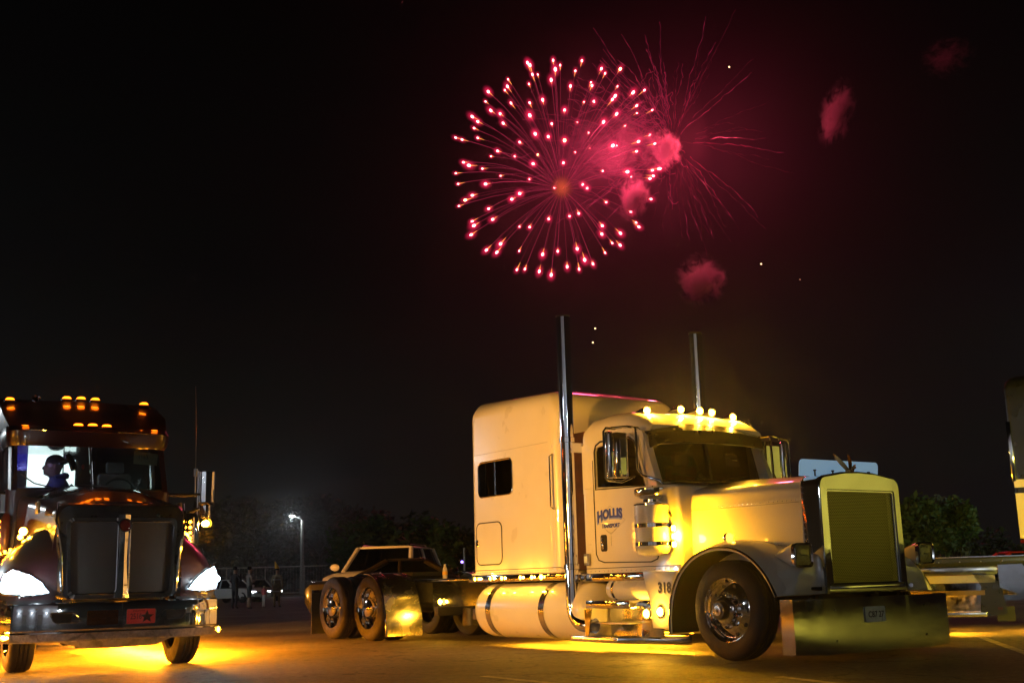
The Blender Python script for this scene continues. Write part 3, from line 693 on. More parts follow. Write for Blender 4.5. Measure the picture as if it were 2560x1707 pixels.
# panel with the unit number
pan = link('cowl_panel', MB().prism([(-1.32, .93), (-1.29, .80), (-1.22, .60), (-1.19, .31), (-.885, .305), (-.87, .62), (-.80, .85), (-.76, .93)], 'Y', -1.13, -1.185), 'white', T, bevel=.01)
text('unit_number', '318', .155, 'ink', pan, (-.955, -1.1875, .745), (pi / 2, 0, 0), .0015, sx=.95, bold=.006)
text('number_shadow', '318', .155, 'line', pan, (-.945, -1.1862, .733), (pi / 2, 0, 0), .0006, sx=.95, bold=.008)
lamp(T, (-1.03, -1.20, .49), .05, 'amberlow', 'step_lamp', watts=16)
# tank, air tank, steps
def tank(name, x0, x1, y, z, r, strapx, sw, material='white'):
    t = link(name, MB().lathe([(.02, x0 - .0), (r * .55, x0 + .012), (r * .85, x0 + .04), (r * .97, x0 + .09), (r, x0 + .16), (r, x1 - .16), (r * .97, x1 - .09), (r * .85, x1 - .04), (r * .55, x1 - .012), (.02, x1)], (0, y, z), 'X', 48, caps=True), material, T)
    for x in strapx: link('tank_strap', MB().lathe([(r + .001, x - sw), (r + .007, x - sw), (r + .007, x + sw), (r + .001, x + sw)], (0, y, z), 'X', 48), 'alu' , t)
    return t
for s in (-1, 1):
    k = tank('fuel_tank', -4.92, -2.42, s * .87, .485, .355, (-4.50, -3.27), .06)
link('tank_hanger', MB().box(-4.56, -4.44, -.9, -.5, .80, .88).box(-3.33, -3.21, -.9, -.5, .80, .88), 'frame', T)
a = tank('air_tank', -2.16, -1.17, -.98, .735, .125, (-1.98, -1.26), .022)
text('tank_lettering', 'HURRY WITH LESS', .045, 'blueshadow', a, (-1.66, -1.093, .79), (pi / 2 - .5, 0, 0), .0005, shear=.25) if False else None
def step():
    st = link('step_box', MB().box(-2.38, -1.56, -1.20, -.70, .52, .615), 'chrome', T, bevel=.012)
    link('step_back', MB().box(-2.33, -1.50, -.86, -.82, .20, .52), 'alu', st)
    link('step_plate', MB().loft([[(-2.64, -1.24, .14), (-2.64, -1.24, .20), (-1.76, -1.24, .20), (-1.76, -1.24, .13)], [(-2.64, -.6, .14), (-2.64, -.6, .20), (-1.2, -.6, .20), (-1.2, -.6, .10)]]), 'alu', st, bevel=.006)
    link('step_end', MB().prism([(-1.58, .20), (-1.22, .20), (-1.22, .60), (-1.56, .615)], 'Y', -1.02, -.98), 'chrome', st, bevel=.008)
    link('step_side', MB().prism([(-2.36, .20), (-2.30, .20), (-2.22, .52), (-2.36, .52)], 'Y', -1.235, -1.222), 'chrome', st)
    link('step_tread', MB().box(-2.25, -1.62, -1.16, -.84, .345, .36), 'dull', st)
    lamp(T, (-1.45, -1.04, .46), .05, 'amberlow', 'step_lamp', watts=30)
step()
# frame, deck and rear end
link('frame_rail', MB().box(-9.9, .6, -.47, -.39, .58, .88), 'frame', T)
link('frame_rail', MB().box(-9.9, .6, .39, .47, .58, .88), 'frame', T)
link('deck_plate', MB().box(-7.25, -5.02, -.80, .80, .895, .935), 'chrome', T, bevel=.006)
link('frame_cover', MB().box(-7.2, -5.0, -.50, -.485, .46, .885), mat('dark_polished_cover', (.25, .24, .22), .12, metal=1), T)
rivets('cover_bolts', [(-5.6 + i * .09, -.503, z) for i in (0, 1, 3, 4) for z in (.82, .66)], T, .012)
l = lamp(T, (-6.92, -.53, .585), .045, 'amberlow', 'frame_lamp', watts=18)
link('cross_member', MB().box(-6.3, -6.2, -1.0, 1.0, .40, .52).box(-5.4, -5.3, -.9, .9, .35, .5), 'frame', T)
link('air_bag', MB().cyl((-6.0, -.55, .25), (-6.0, -.55, .5), .13).cyl((-5.6, -.55, .28), (-5.6, -.55, .45), .1), 'frame', T)
f5 = link('fifth_wheel', MB().prism([(-9.2, -.42), (-9.35, -.25), (-8.8, -.08), (-8.8, .08), (-9.35, .25), (-9.2, .42), (-8.5, .46), (-8.2, .3), (-8.2, -.3), (-8.5, -.46)], 'Z', 1.0, 1.06), 'frame', T)
link('fifth_wheel_base', MB().box(-8.9, -8.5, -.5, .5, .88, 1.0), 'frame', f5)
def quarter(s):
    prof = []
    for i in range(10):
        a = radians(96 - 92 * i / 9); prof.append((-8.04 + .60 * cos(a), .51 + .535 * sin(a)))
    prof += [(-7.385, .42), (-7.36, .085)]
    rings = [[(x, s * 1.24, z) for x, z in prof], [(x, s * .60, z) for x, z in prof]]
    n_ = len(prof); mb = MB()
    th = .012
    for x0, (x, z) in enumerate(prof): pass
    mb.loft([[(x, s * 1.24, z), (x, s * .60, z), (x - th * .7, s * .60, z - th * .7), (x - th * .7, s * 1.24, z - th * .7)] for x, z in prof])
    q = link('quarter_fender', mb, mat('satin_aluminium_fender', (.78, .77, .74), .24, metal=1, rvar=.08, vscale=5, bump=.03, bscale=4) if s < 0 else MATS['satin_aluminium_fender'], T, angle=40)
    link('fender_edge', MB().tube([(x, s * 1.24, z) for x, z in prof], .016, 8), 'chrome', q)
    link('fender_bar', MB().tube([(-8.9, s * .95, 1.03), (-8.5, s * .95, 1.05), (-8.1, s * .95, 1.05)], .02, 8), 'chrome', q)
    f = link('mud_flap', MB().box(-10.11, -10.09, min(s * 1.24, s * .62), max(s * 1.24, s * .62), .07, .76), 'gasket', T)
    link('flap_hanger', MB().box(-10.13, -10.07, min(s * 1.22, s * .4), max(s * 1.22, s * .4), .76, .81), 'chrome', f)
    for x in (-8.04, -9.36):
        wheel(T, x, s * 1.22, 'drive', s)
    wheel(T, 0, s * 1.20, 'steer', s)
for s in (-1, 1): quarter(s)
for x_, r_ in ((-8.04, .09), (-9.36, .09), (0, .06)): link('axle', MB().cyl((x_, -.92, .5), (x_, .92, .5), r_), 'frame', T)
link('tail_lamp', MB().box(-10.0, -9.97, -.3, -.1, .7, .8).box(-10.0, -9.97, .1, .3, .7, .8), emis('red_tail_lens', (1, .05, .01), 5), T)
cs = link('side_sign', MB().box(-2.56, -2.48, -1.06, -1.03, 1.03, 1.17), 'dull', T, bevel=.005)
link('sign_face', MB().box(-2.55, -2.49, -1.064, -1.061, 1.06, 1.14), 'whiteplate', cs)
link('engine_block', MB().box(-1.1, .55, -.55, .55, .55, 1.4), 'frame', T)
link('radiator_core', MB().box(.60, .64, -.55, .55, .65, 1.75), 'frame', T)

# bottle standing on the deck
for (x0, x1, y0, y1, z) in ((-4.9, -2.4, -.42, -.40, .34), (-4.9, -2.4, .40, .42, .34), (-2.3, -1.3, -.5, -.48, .22), (-9.9, -9.0, -.3, -.28, .45)):
    u = link('underglow_strip', MB().box(x0, x1, y0, y1, z + .006, z + .03), 'frame', T)
    link('led_strip', MB().box(x0, x1, y0, y1, z, z + .006), 'under', u)
    tube_light(T, ((x0 + x1) / 2, (y0 + y1) / 2, z - .004), x1 - x0, .02, 70 * max(x1 - x0, y1 - y0))
bt = thing('bottle', 'clear plastic bottle standing upright on the chrome deck behind the sleeper', 'bottle', O1 + Matrix.Rotation(RZ1, 3, 'Z') @ Vector((-6.55, -.66, .936)))
bt.scale = (1.15, 1.15, 1.15)
link('bottle_body', MB().lathe([(.03, 0), (.034, .01), (.034, .05), (.031, .06), (.034, .07), (.034, .11), (.03, .13), (.016, .155), (.014, .165)], axis='Z', n=16, caps=True), 'plastic', bt)
link('bottle_label', MB().lathe([(.0345, .045), (.035, .047), (.035, .09), (.0345, .092)], axis='Z', n=16), 'yellow', bt)
link('bottle_cap', MB().cyl((0, 0, .165), (0, 0, .185), .016), 'cloth_w', bt)

# ================================================================== BLACK TRUCK
A2 = radians(-30)
F2 = Vector((-sin(A2), -cos(A2), 0)); L2 = Vector((-F2.y, F2.x, 0))
O2 = Vector((-4.11, 14.67, 0)) - L2 * 1.0 + L2 * .04
B = thing('semi_truck', 'dark maroon and black semi truck with white headlamps and rows of orange roof lamps', 'truck', O2, atan2(F2.y, F2.x))
def blackt():
    # bumper with wrapped ends
    ys = [(-1.20, .42), (-1.19, .62), (-1.12, .82), (-.95, .95), (-.7, 1.02), (-.35, 1.05), (0, 1.06), (.35, 1.05), (.7, 1.02), (.95, .95), (1.12, .82), (1.19, .62), (1.20, .42)]
    lv = [(.77, -.05), (.755, 0), (.70, .012), (.60, .014), (.475, .014), (.455, -.01), (.44, .0), (.36, -.03), (.345, -.07)]
    rings = [[(x + d, y * (1 + d * .12), z) for y, x in ys] for z, d in lv]
    mb = MB(); mb.loft(rings, closed=False)
    bu = link('bumper', mb, 'chrome', B, angle=30)
    def bx(y): return lerpf([(a, b) for a, b in ys])(y) + .016
    for y0, sk, nm in ((-.60, -.05, 'fog_opening'), (.56, .05, 'fog_opening')):
        pts = [(y0 + q[0] + sk * q[1] / .1 * (1 if y0 > 0 else 1), .605 + q[1]) for q in rrect(.27, .105, .03)]
        o = link(nm, MB().prism(pts, 'X', bx(y0) - .02, bx(y0) + .004), 'gasket', bu)
        link('opening_rim', MB().tube([(bx(y0) + .004, p[0], p[1]) for p in pts], .008, 6, closed=True), 'chrome', o)
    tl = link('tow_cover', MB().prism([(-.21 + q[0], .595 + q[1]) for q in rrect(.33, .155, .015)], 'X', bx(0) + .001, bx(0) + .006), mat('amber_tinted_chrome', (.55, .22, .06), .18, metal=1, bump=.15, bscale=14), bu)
    p = link('number_plate', MB().prism([(.20 + q[0], .595 + q[1]) for q in rrect(.31, .155, .015)], 'X', bx(0) + .003, bx(0) + .009), 'redplate', B)
    X = bx(0) + .0095; RX = (pi / 2, 0, pi / 2)
    text('plate_number', '2516', .088, 'plateink', p, (X, .145, .592), RX, .0006, sx=.72, bold=.001)
    text('plate_heading', 'INDIANA', .03, 'plateink', p, (X, .175, .655), RX, .0006, sx=1.05)
    st = []
    for i in range(10):
        a = pi / 2 + i * pi / 5; r = .078 if i % 2 == 0 else .034; st.append((.265 + r * cos(a), .588 + r * sin(a) * .93))
    link('plate_star', MB().prism(st, 'X', X + .0003, X + .0012), 'star', p)
    link('plate_frame', MB().tube([(X - .001, .20 + q[0], .595 + q[1]) for q in rrect(.32, .165, .018)], .006, 6, closed=True), 'chrome', p)
    link('bumper_seam', MB().box(bx(0) - .004, bx(0) + .002, -.003, .003, .46, .75), 'gasket', bu)
    # lower valance under the bumper
    link('valance', MB().loft([[(.86, -.62, .36), (.99, -.40, .37), (1.01, 0, .375), (.99, .40, .37), (.86, .62, .36)], [(.80, -.60, .335), (.92, -.40, .27), (.94, 0, .26), (.92, .40, .27), (.80, .60, .335)]], closed=False), 'alu', B)
    # grille
    def gout(hw, zt_, zb, r, x, xc):
        pts = []
        for cy, cz, a0 in ((hw - r, zt_ - r, 0), (-hw + r, zt_ - r, pi / 2), (-hw * .92 + r * .9, zb + r, pi), (hw * .92 - r * .9, zb + r, 1.5 * pi)):
            for i in range(7):
                a = a0 + pi / 2 * i / 6; y = cy + r * cos(a); pts.append((x + xc * (1 - abs(y) / hw), y, cz + r * sin(a)))
        return pts
    sh = link('grille_surround', MB().loft([gout(.72, 1.86, .80, .12, .55, .08), gout(.71, 1.85, .80, .12, .84, .11), gout(.68, 1.82, .80, .11, .90, .11), gout(.60, 1.70, .81, .08, .905, .11)], caps=False), 'black', B)
    link('grille_frame', MB().loft([gout(.615, 1.70, .79, .08, .90, .11), gout(.61, 1.69, .795, .08, .93, .11), gout(.575, 1.655, .845, .06, .935, .11), gout(.565, 1.645, .855, .06, .90, .11)], caps=False), 'chrome', sh)
    link('side_blade', MB().tube([(.86, -.70, 1.86), (.88, -.715, 1.66), (.9, -.70, 1.6), (.92, -.655, 1.35), (.9, -.62, .86)], [.012, .012, .016, .02, .014], 8), 'chrome', sh)
    link('side_blade', MB().tube([(.86, .70, 1.86), (.88, .715, 1.66), (.9, .70, 1.6), (.92, .655, 1.35), (.9, .62, .86)], [.012, .012, .016, .02, .014], 8), 'chrome', sh)
    link('grille_bar', MB().loft([[(1.0, -.075, .80), (1.055, 0, .80), (1.0, .075, .80), (.95, .06, .80), (.95, -.06, .80)], [(.99, -.055, 1.25), (1.05, 0, 1.25), (.99, .055, 1.25), (.95, .05, 1.25), (.95, -.05, 1.25)], [(.99, -.068, 1.72), (1.045, 0, 1.72), (.99, .068, 1.72), (.95, .06, 1.72), (.95, -.06, 1.72)]]), 'chrome', sh)
    e = link('grille_emblem', MB().lathe([(.003, .03), (.05, .026), (.068, .01), (.07, -.01)], (1.03, 0, 1.60), 'X', 24), mat('dark_red_enamel', (.10, .004, .01), .15, coat=1), sh)
    link('emblem_rim', MB().tube([(1.045, .07 * cos(a), 1.60 + .07 * sin(a)) for a in [2 * pi * i / 24 for i in range(24)]], .008, 6, closed=True), 'chrome', e)
    for s in (-1, 1):
        mb = MB(); w0, w1, zb, zt_ = .07, .56, .86, 1.63; nz, ny = 66, 40
        def gx(y): return .925 + .10 * (1 - abs(y) / .6) - .03
        # diagonal wire mesh
        sp_ = .0165
        k = int(((w1 - w0) + (zt_ - zb)) / sp_)
        for i in range(k):
            for dirn in (1, -1):
                c = i * sp_
                if dirn == 1: pa = (w0 + min(c, w1 - w0), zb + max(0, c - (w1 - w0))); pb = (w0 + max(0, c - (zt_ - zb)), zb + min(c, zt_ - zb))
                else: pa = (w1 - min(c, w1 - w0), zb + max(0, c - (w1 - w0))); pb = (w1 - max(0, c - (zt_ - zb)), zb + min(c, zt_ - zb))
                ya, yb = s * pa[0], s * pb[0]; t = .0026; x1 = gx(ya); x2 = gx(yb); d = .0013 * dirn
                mb.add([(x1 + d, ya, pa[1] - t), (x2 + d, yb, pb[1] - t), (x2 + d, yb, pb[1] + t), (x1 + d, ya, pa[1] + t), (x1 - .003 + d, ya, pa[1]), (x2 - .003 + d, yb, pb[1])],
                       [(0, 1, 2, 3), (3, 2, 5, 4), (4, 5, 1, 0)])
        o = link('grille_mesh', mb, mat('grey_wire_mesh', (.085, .075, .065), .55), sh, smooth=False, recalc=False); o['kind'] = 'stuff'
        link('grille_backing', MB().add([(.80, s * .05, .82), (.78, s * .6, .82), (.78, s * .6, 1.68), (.80, s * .05, 1.68)], [(0, 1, 2, 3)]), 'gasket', sh)
        link('panel_rim', MB().tube([(gx(s * y) + .012, s * y, z) for y, z in [(.315 + q[0], 1.245 + q[1]) for q in rrect(.50, .79, .05)]], .010, 6, closed=True), 'chrome', sh)
    # hood
    rings = []
    for x, hw, zt_, zs in ((.82, .70, 1.88, 1.80), (.4, .73, 2.02, 1.90), (-.2, .78, 2.12, 1.98), (-.8, .84, 2.19, 2.05), (-1.18, .88, 2.22, 2.10)):
        r = .12; ring = [(x, -hw - .05, 1.15), (x, -hw, zs - .12)]
        for i in range(6):
            a = pi - (pi / 2 - .2) * i / 5; ring.append((x, -hw + r + r * cos(a), zs - .12 + r * sin(a)))
        ring += [(x, -hw * .4, zt_ - .01), (x, 0, zt_), (x, hw * .4, zt_ - .01)]
        for i in range(6):
            a = .2 + (pi / 2 - .2) * (1 - i / 5) ; ring.append((x, hw - r + r * cos(a - .2), zs - .12 + r * sin(a)))
        ring += [(x, hw, zs - .12), (x, hw + .05, 1.15)]
        rings.append(ring)
    link('hood', MB().loft(rings), 'maroon', B, angle=50)
    # fenders with headlamps
    for s in (-1, 1):
        rings = []
        for y, pf in ((.68, [(.88, .80), (.90, 1.2), (.80, 1.45), (.5, 1.62), (.0, 1.66), (-.5, 1.60), (-.9, 1.4), (-1.0, 1.0)]),
                      (.85, [(.87, .80), (.88, 1.12), (.74, 1.34), (.45, 1.50), (.0, 1.55), (-.5, 1.48), (-.85, 1.28), (-.95, .95)]),
                      (1.02, [(.78, .80), (.78, 1.08), (.62, 1.25), (.36, 1.36), (.0, 1.41), (-.45, 1.35), (-.8, 1.18), (-.9, .9)]),
                      (1.14, [(.62, .80), (.60, 1.04), (.48, 1.14), (.28, 1.22), (.0, 1.26), (-.4, 1.2), (-.72, 1.05), (-.82, .85)]),
                      (1.20, [(.45, .80), (.44, .96), (.38, 1.02), (.22, 1.08), (.0, 1.10), (-.35, 1.05), (-.62, .95), (-.72, .8)])):
            rings.append([(x, s * y, z) for x, z in pf])
        link('fender', MB().loft(rings, closed=False), 'maroon', B, angle=60)
        # teardrop headlamp: profile (y, z) with its own bulge following the fender corner
        low = [(.76, .875), (.86, .852), (.96, .848), (1.08, .855), (1.18, .87), (1.225, .92)]
        top = [(.76, .89), (.83, .985), (.91, 1.05), (1.01, 1.105), (1.11, 1.145), (1.185, 1.09)]
        fx = lerpf([(.68, .93), (.85, .915), (1.02, .815), (1.14, .66), (1.22, .45)])
        rings = []
        for (y0, z0), (y1, z1) in zip(low, top):
            ym = (y0 + y1) / 2; zm = (z0 + z1) / 2
            rings.append([(fx(y0) - .01, s * y0, z0), (fx(ym) + .02, s * (y0 * .6 + y1 * .4), z0 * .75 + z1 * .25), (fx(ym) + .02, s * ym, zm), (fx(ym) + .005, s * (y0 * .3 + y1 * .7), z0 * .25 + z1 * .75), (fx(y1) - .03, s * y1, z1), (fx(ym) - .10, s * ym, zm)])
        h = link('headlight', MB().loft(rings), 'reflector', B, angle=50)
        for y_, z_, r_ in ((.92, .925, .042), (1.04, .955, .058), (1.14, .99, .045)):
            link('projector', MB().sphere((fx(y_) + .012, s * y_, z_), (.03, r_ * 1.3, r_), 12, 8), 'headon', h)
        bulb(B, (1.08, s * 1.02, .98), 12, (.8, .93, 1), .05)
        link('headlight_rim', MB().tube([(fx(y) - .0, s * y, z) for y, z in low + top[::-1]], .012, 6, closed=True), 'chrome', h)
        link('lower_fairing', MB().loft([[(.93, s * .62, .80), (.91, s * .85, .80), (.80, s * 1.05, .80), (.55, s * 1.18, .80)], [(.93, s * .62, .74), (.91, s * .85, .74), (.80, s * 1.05, .74), (.55, s * 1.18, .74)]], closed=False), 'black', B)
        lamp(B, (.62, s * 1.215, .40), .035, 'amberlow', 'corner_lamp', watts=6)
    # cab
    mb = MB(); mb.loft([rr_ring(-2.35, -1.12, -1.02, 1.02, (.05, .12), .9), rr_ring(-2.35, -1.12, -1.02, 1.02, (.05, .12), 2.16), rr_ring(-2.34, -1.2, -.98, .98, (.05, .12), 2.2)])
    link('cab_body', mb, 'maroon', B)
    link('cab_roof', MB().loft([rr_ring(-2.3, -1.30, -1.0, 1.0, (.05, .22), 2.74), rr_ring(-2.3, -1.26, -1.03, 1.03, (.05, .22), 2.80), rr_ring(-2.3, -1.22, -1.04, 1.04, (.05, .22), 2.93), rr_ring(-2.3, -1.32, -1.03, 1.03, (.05, .2), 3.0)]), 'maroon', B)
    link('roof_fairing', MB().loft([[(-1.38, -1.0, 2.98), (-1.32, -.6, 3.0), (-1.30, 0, 3.01), (-1.32, .6, 3.0), (-1.38, 1.0, 2.98), (-2.4, 1.08, 2.98), (-2.4, -1.08, 2.98)],
        [(-1.75, -1.06, 3.22), (-1.68, -.6, 3.25), (-1.66, 0, 3.26), (-1.68, .6, 3.25), (-1.75, 1.06, 3.22), (-2.5, 1.14, 3.22), (-2.5, -1.14, 3.22)],
        [(-2.25, -1.05, 3.42), (-2.15, -.6, 3.46), (-2.12, 0, 3.47), (-2.15, .6, 3.46), (-2.25, 1.05, 3.42), (-2.6, 1.1, 3.42), (-2.6, -1.1, 3.42)]]), 'maroon', B, angle=50)
    link('visor_strip', MB().tube([(-1.34, -1.0, 2.925), (-1.215, -.8, 2.935), (-1.205, 0, 2.945), (-1.215, .8, 2.935), (-1.34, 1.0, 2.925)], .009, 6), 'chrome', B)
    link('sleeper_body', body_box(-4.6, -2.42, 1.19, .85, lerpf([(-4.6, 3.6), (-2.9, 3.58), (-2.42, 3.50)]), (.1, .15), er=.2), 'maroon', B)
    for s in (-1, 1):
        link('front_pillar', MB().loft([[(-1.10, s * .90, 2.15), (-1.10, s * .97, 2.15), (-1.22, s * .99, 2.15), (-1.22, s * .93, 2.15)], [(-1.40, s * .89, 2.76), (-1.40, s * .96, 2.76), (-1.5, s * .98, 2.76), (-1.5, s * .91, 2.76)]]), 'maroon', B)
        link('rear_pillar', MB().box(-2.34, -2.2, min(s * .97, s * 1.0), max(s * .97, s * 1.0), 2.15, 2.76), 'maroon', B)
        link('door_window', MB().prism([(-2.2, 2.16), (-1.2, 2.16), (-1.46, 2.75), (-2.2, 2.75)], 'Y', s * .975, s * .97), 'glassd', B)
        mb = MB(); mb.loft([[(-1.10, s * .015, 2.20), (-1.15, s * .92, 2.17), (-1.42, s * .90, 2.75), (-1.38, s * .015, 2.77)], [(-1.09, s * .015, 2.20), (-1.14, s * .92, 2.17), (-1.41, s * .90, 2.75), (-1.37, s * .015, 2.77)]])
        link('windscreen', mb, 'glass', B, smooth=False)
    link('windscreen_rubber', MB().tube([(-1.085, 0, 2.195), (-1.135, -.93, 2.165), (-1.41, -.91, 2.755), (-1.365, 0, 2.775), (-1.41, .91, 2.755), (-1.135, .93, 2.165)], .014, 6, closed=True), 'gasket', B)
    link('wiper', MB().tube([(-1.07, -.5, 2.19), (-1.10, -.7, 2.24), (-1.16, -.86, 2.36)], .009, 6), 'gasket', B)
    link('wiper', MB().tube([(-1.05, .25, 2.205), (-1.07, .05, 2.225), (-1.09, -.2, 2.23)], .009, 6), 'gasket', B)
    link('wiper_post', MB().tube([(-1.16, -.94, 2.2), (-1.2, -.955, 2.5), (-1.24, -.95, 2.72)], .012, 6), 'alu', B)
    # interior
    link('dashboard', MB().box(-1.55, -1.16, -.92, .92, 2.0, 2.19), 'dark', B, bevel=.03)
    link('steering_wheel', MB().tube([(-1.60 - .08 * sin(a), .45 + .21 * cos(a), 2.18 + .19 * sin(a)) for a in [2 * pi * i / 20 for i in range(20)]], .016, 6, closed=True), 'gasket', B)
    q = link('seat', MB().box(-2.2, -2.06, .25, .70, 1.7, 2.48), 'seat', B, bevel=.05)
    link('headrest', MB().box(-2.18, -2.09, .36, .60, 2.48, 2.64), 'seat', q, bevel=.03)
    link('inner_wall', MB().box(-2.41, -2.38, -1.0, 1.0, 1.8, 2.75), 'dark', B)
    sc = link('bunk_window', MB().box(-2.375, -2.36, -.63, -.17, 2.14, 2.755), 'screen', B)
    link('bunk_side_light', MB().box(-2.37, -2.355, -.17, -.01, 2.14, 2.68), 'screen', B)
    link('bunk_post', MB().box(-2.36, -2.35, -.178, -.162, 2.12, 2.75), 'cloth_d', B)
    link('bunk_blue_panel', MB().box(-2.37, -2.35, -.77, -.64, 2.52, 2.75), 'bluep', B)
    pp = link('paper_sheet', MB().loft([[(-1.42, .58, 2.72), (-1.42, .90, 2.69), (-1.40, .885, 2.53), (-1.40, .575, 2.55)], [(-1.424, .58, 2.72), (-1.424, .90, 2.69), (-1.404, .885, 2.53), (-1.404, .575, 2.55)]]), 'paper', B, smooth=False)
    text('paper_writing', '1163', .085, 'ink', pp, (-1.402, .70, 2.64), (radians(84), 0, pi / 2), .0005, sx=.8)
    cb = link('overhead_handset', MB().tube([(-1.55, -.22, 2.72), (-1.52, -.24, 2.66), (-1.5, -.22, 2.60), (-1.5, -.14, 2.52), (-1.5, -.12, 2.38), (-1.5, -.08, 2.30), (-1.48, .06, 2.30), (-1.5, .10, 2.5), (-1.5, .1, 2.72)], .007, 6), 'gasket', B)
    link('handset', MB().tube([(-1.47, -.27, 2.66), (-1.46, -.20, 2.55), (-1.46, -.17, 2.45)], [.035, .045, .04], 8), 'dark', cb)
    link('handset_arm', MB().tube([(-1.47, -.20, 2.60), (-1.46, -.30, 2.55), (-1.45, -.36, 2.53)], [.03, .03, .022], 8), 'dark', cb)
    link('red_tag', MB().sphere((-1.47, -.06, 2.5), (.015, .02, .035), 8, 6), 'red', cb)
    pa = link('dash_papers', MB().add([(-1.17, -.72, 2.195), (-1.17, -.38, 2.197), (-1.42, -.36, 2.20), (-1.42, -.70, 2.20)], [(0, 1, 2, 3)]).add([(-1.2, -.3, 2.2), (-1.2, -.18, 2.2), (-1.3, -.22, 2.26)], [(0, 1, 2)]), 'cloth_w', B)
    link('door_panel_edge', MB().tube([(-1.6, .88, 2.1), (-1.62, .885, 2.35), (-1.65, .87, 2.58)], .035, 6), 'cloth_w', B)
    # roof lamps
    for y, z in ((-.81, 3.0), (-.17, 3.035), (.01, 3.04), (.19, 3.035), (.83, 3.0)):
        x = -1.30 if abs(y) < .5 else -1.40
        b = link('roof_lamp', MB().box(x - .07, x + .05, y - .065, y + .065, z - .035, z - .018), 'gasket', B)
        link('lamp_lens', MB().loft([[(x + dx * .05, y + dy * k, zz_) for dx, dy in ((-1.2, -.058), (.5, -.058), (1, -.03), (1, .03), (.5, .058), (-1.2, .058))] for k, zz_ in ((.9, z - .02), (1, z - .008), (.8, z + .010))]), 'ambero', b, bevel=.006); bulb(b, (x + .08, y, z + .02), .55, (1, .13, .003), .05)
    for y, z in ((-.92, 3.475), (-.19, 3.53), (0, 3.535), (.19, 3.53), (.86, 3.50)):
        x = -2.22
        b = link('roof_lamp', MB().box(x - .07, x + .05, y - .07, y + .07, z - .045, z - .022), 'gasket', B)
        link('lamp_lens', MB().loft([[(x + dx * .05, y + dy * k, zz_) for dx, dy in ((-1.2, -.058), (.5, -.058), (1, -.03), (1, .03), (.5, .058), (-1.2, .058))] for k, zz_ in ((1, z - .022), (.95, z - .005), (.7, z + .012))]), 'ambero', b, bevel=.006); bulb(b, (x + .09, y, z + .02), .55, (1, .13, .003), .05)
    link('air_horn', MB().lathe([(.01, -.35), (.02, -.1), (.035, 0), (.055, .03)], (-2.0, -.62, 3.46), 'X', 14), 'chrome', B)
    # mirrors with lamps, antenna
    for s in (-1, 1):
        k = link('mirror', MB().loft([[(-1.2 + p[0], s * 1.53 + p[1], z) for p in [(.07 * cos(a), .115 * sin(a)) for a in [2 * pi * i / 20 for i in range(20)]]] for z in (2.03, 2.05, 2.42, 2.44)]), 'chrome', B, angle=50)
        link('lower_mirror', MB().lathe([(.02, 1.80), (.075, 1.82), (.085, 1.88), (.08, 1.98), (.03, 2.01)], (-1.16, s * 1.50, 0), 'Z', 18, caps=True), 'chrome', k)
        link('mirror_arm', MB().tube([(-1.25, s * .98, 2.13), (-1.2, s * 1.25, 2.12), (-1.2, s * 1.44, 2.14)], .022, 8), 'gasket', k)
        link('lower_arm', MB().tube([(-1.25, s * 1.0, 1.75), (-1.2, s * 1.2, 1.85), (-1.18, s * 1.44, 1.95)], .02, 8), 'alu', k)
        link('mirror_post', MB().tube([(-1.2, s * 1.40, 1.86), (-1.2, s * 1.40, 2.45)], .016, 8), 'alu', k)
        lamp(k, (-1.10, s * 1.50, 1.74), .045, 'amberlow', 'mirror_lamp', ax='X', watts=6)
        an = link('antenna', MB().tube([(-1.2, s * 1.36, 2.1), (-1.2, s * 1.36, 2.38)], .012, 8).tube([(-1.2, s * 1.36, 2.38), (-1.21, s * 1.36, 3.0), (-1.2, s * 1.33, 3.62)], [.006, .005, .003], 6), 'dull', B)
        link('antenna_coil', MB().cyl((-1.2, s * 1.36, 2.38), (-1.2, s * 1.36, 2.48), .03), 'dull', an)
    # side air cleaners with led bars
    for s in (-1, 1):
        a = link('air_cleaner', MB().lathe([(.05, 1.20), (.17, 1.22), (.19, 1.28), (.19, 1.80), (.17, 1.85), (.05, 1.87)], (-.95, s * 1.16, 0), 'Z', 28, caps=True), 'chrome', B)
        link('led_bar', MB().box(-.79, -.755, s * 1.16 - .07, s * 1.16 + .07, 1.35, 1.78), 'alu', a, bevel=.008)
        lm = None
        for i in range(6):
            for dy in (-.035, .035):
                if lm is None: o = link('led', MB().sphere((0, 0, 0), (.016, .018, .018), 8, 6), 'amberled', a); lm = o.data
                else: o = bpy.data.objects.new('led', lm); COL.objects.link(o); o.parent = a
                o.location = (-.748, s * 1.16 + dy, 1.39 + i * .07)
        bulb(a, (-.70, s * 1.16, 1.56), 16, (1, .30, .010), .06); bulb(a, (-.62, s * 1.06, 1.40), 6, (1, .33, .012), .05)
        r = link('led_rail', MB().tube([(-.72, s * 1.22, 1.30), (-.66, s * 1.0, 1.36), (-.6, s * .88, 1.42)], .012, 6), 'alu', a)
        for i in range(7):
            t = i / 6; o = bpy.data.objects.new('led', lm); COL.objects.link(o); o.parent = a
            o.location = (-.70 + .11 * t, s * (1.22 - .34 * t), 1.315 + .12 * t)
        lamp(B, (-.28, s * .90, 1.60), .032, 'amberlow', 'cowl_lamp', ax='X', watts=5); lamp(B, (-.22, s * .94, 1.53), .024, 'amberlow', 'cowl_lamp', ax='X')
        link('hood_vent', MB().box(.05, .25, min(s * .80, s * .83), max(s * .80, s * .83), 1.78, 1.92), mat('amber_vent', (.35, .2, .05), .35, metal=.6), B, bevel=.01)  # vent metal in one amber tone
        wheel(B, -.02, s * 1.06, 'steer', s, D=1.03, w=.28)
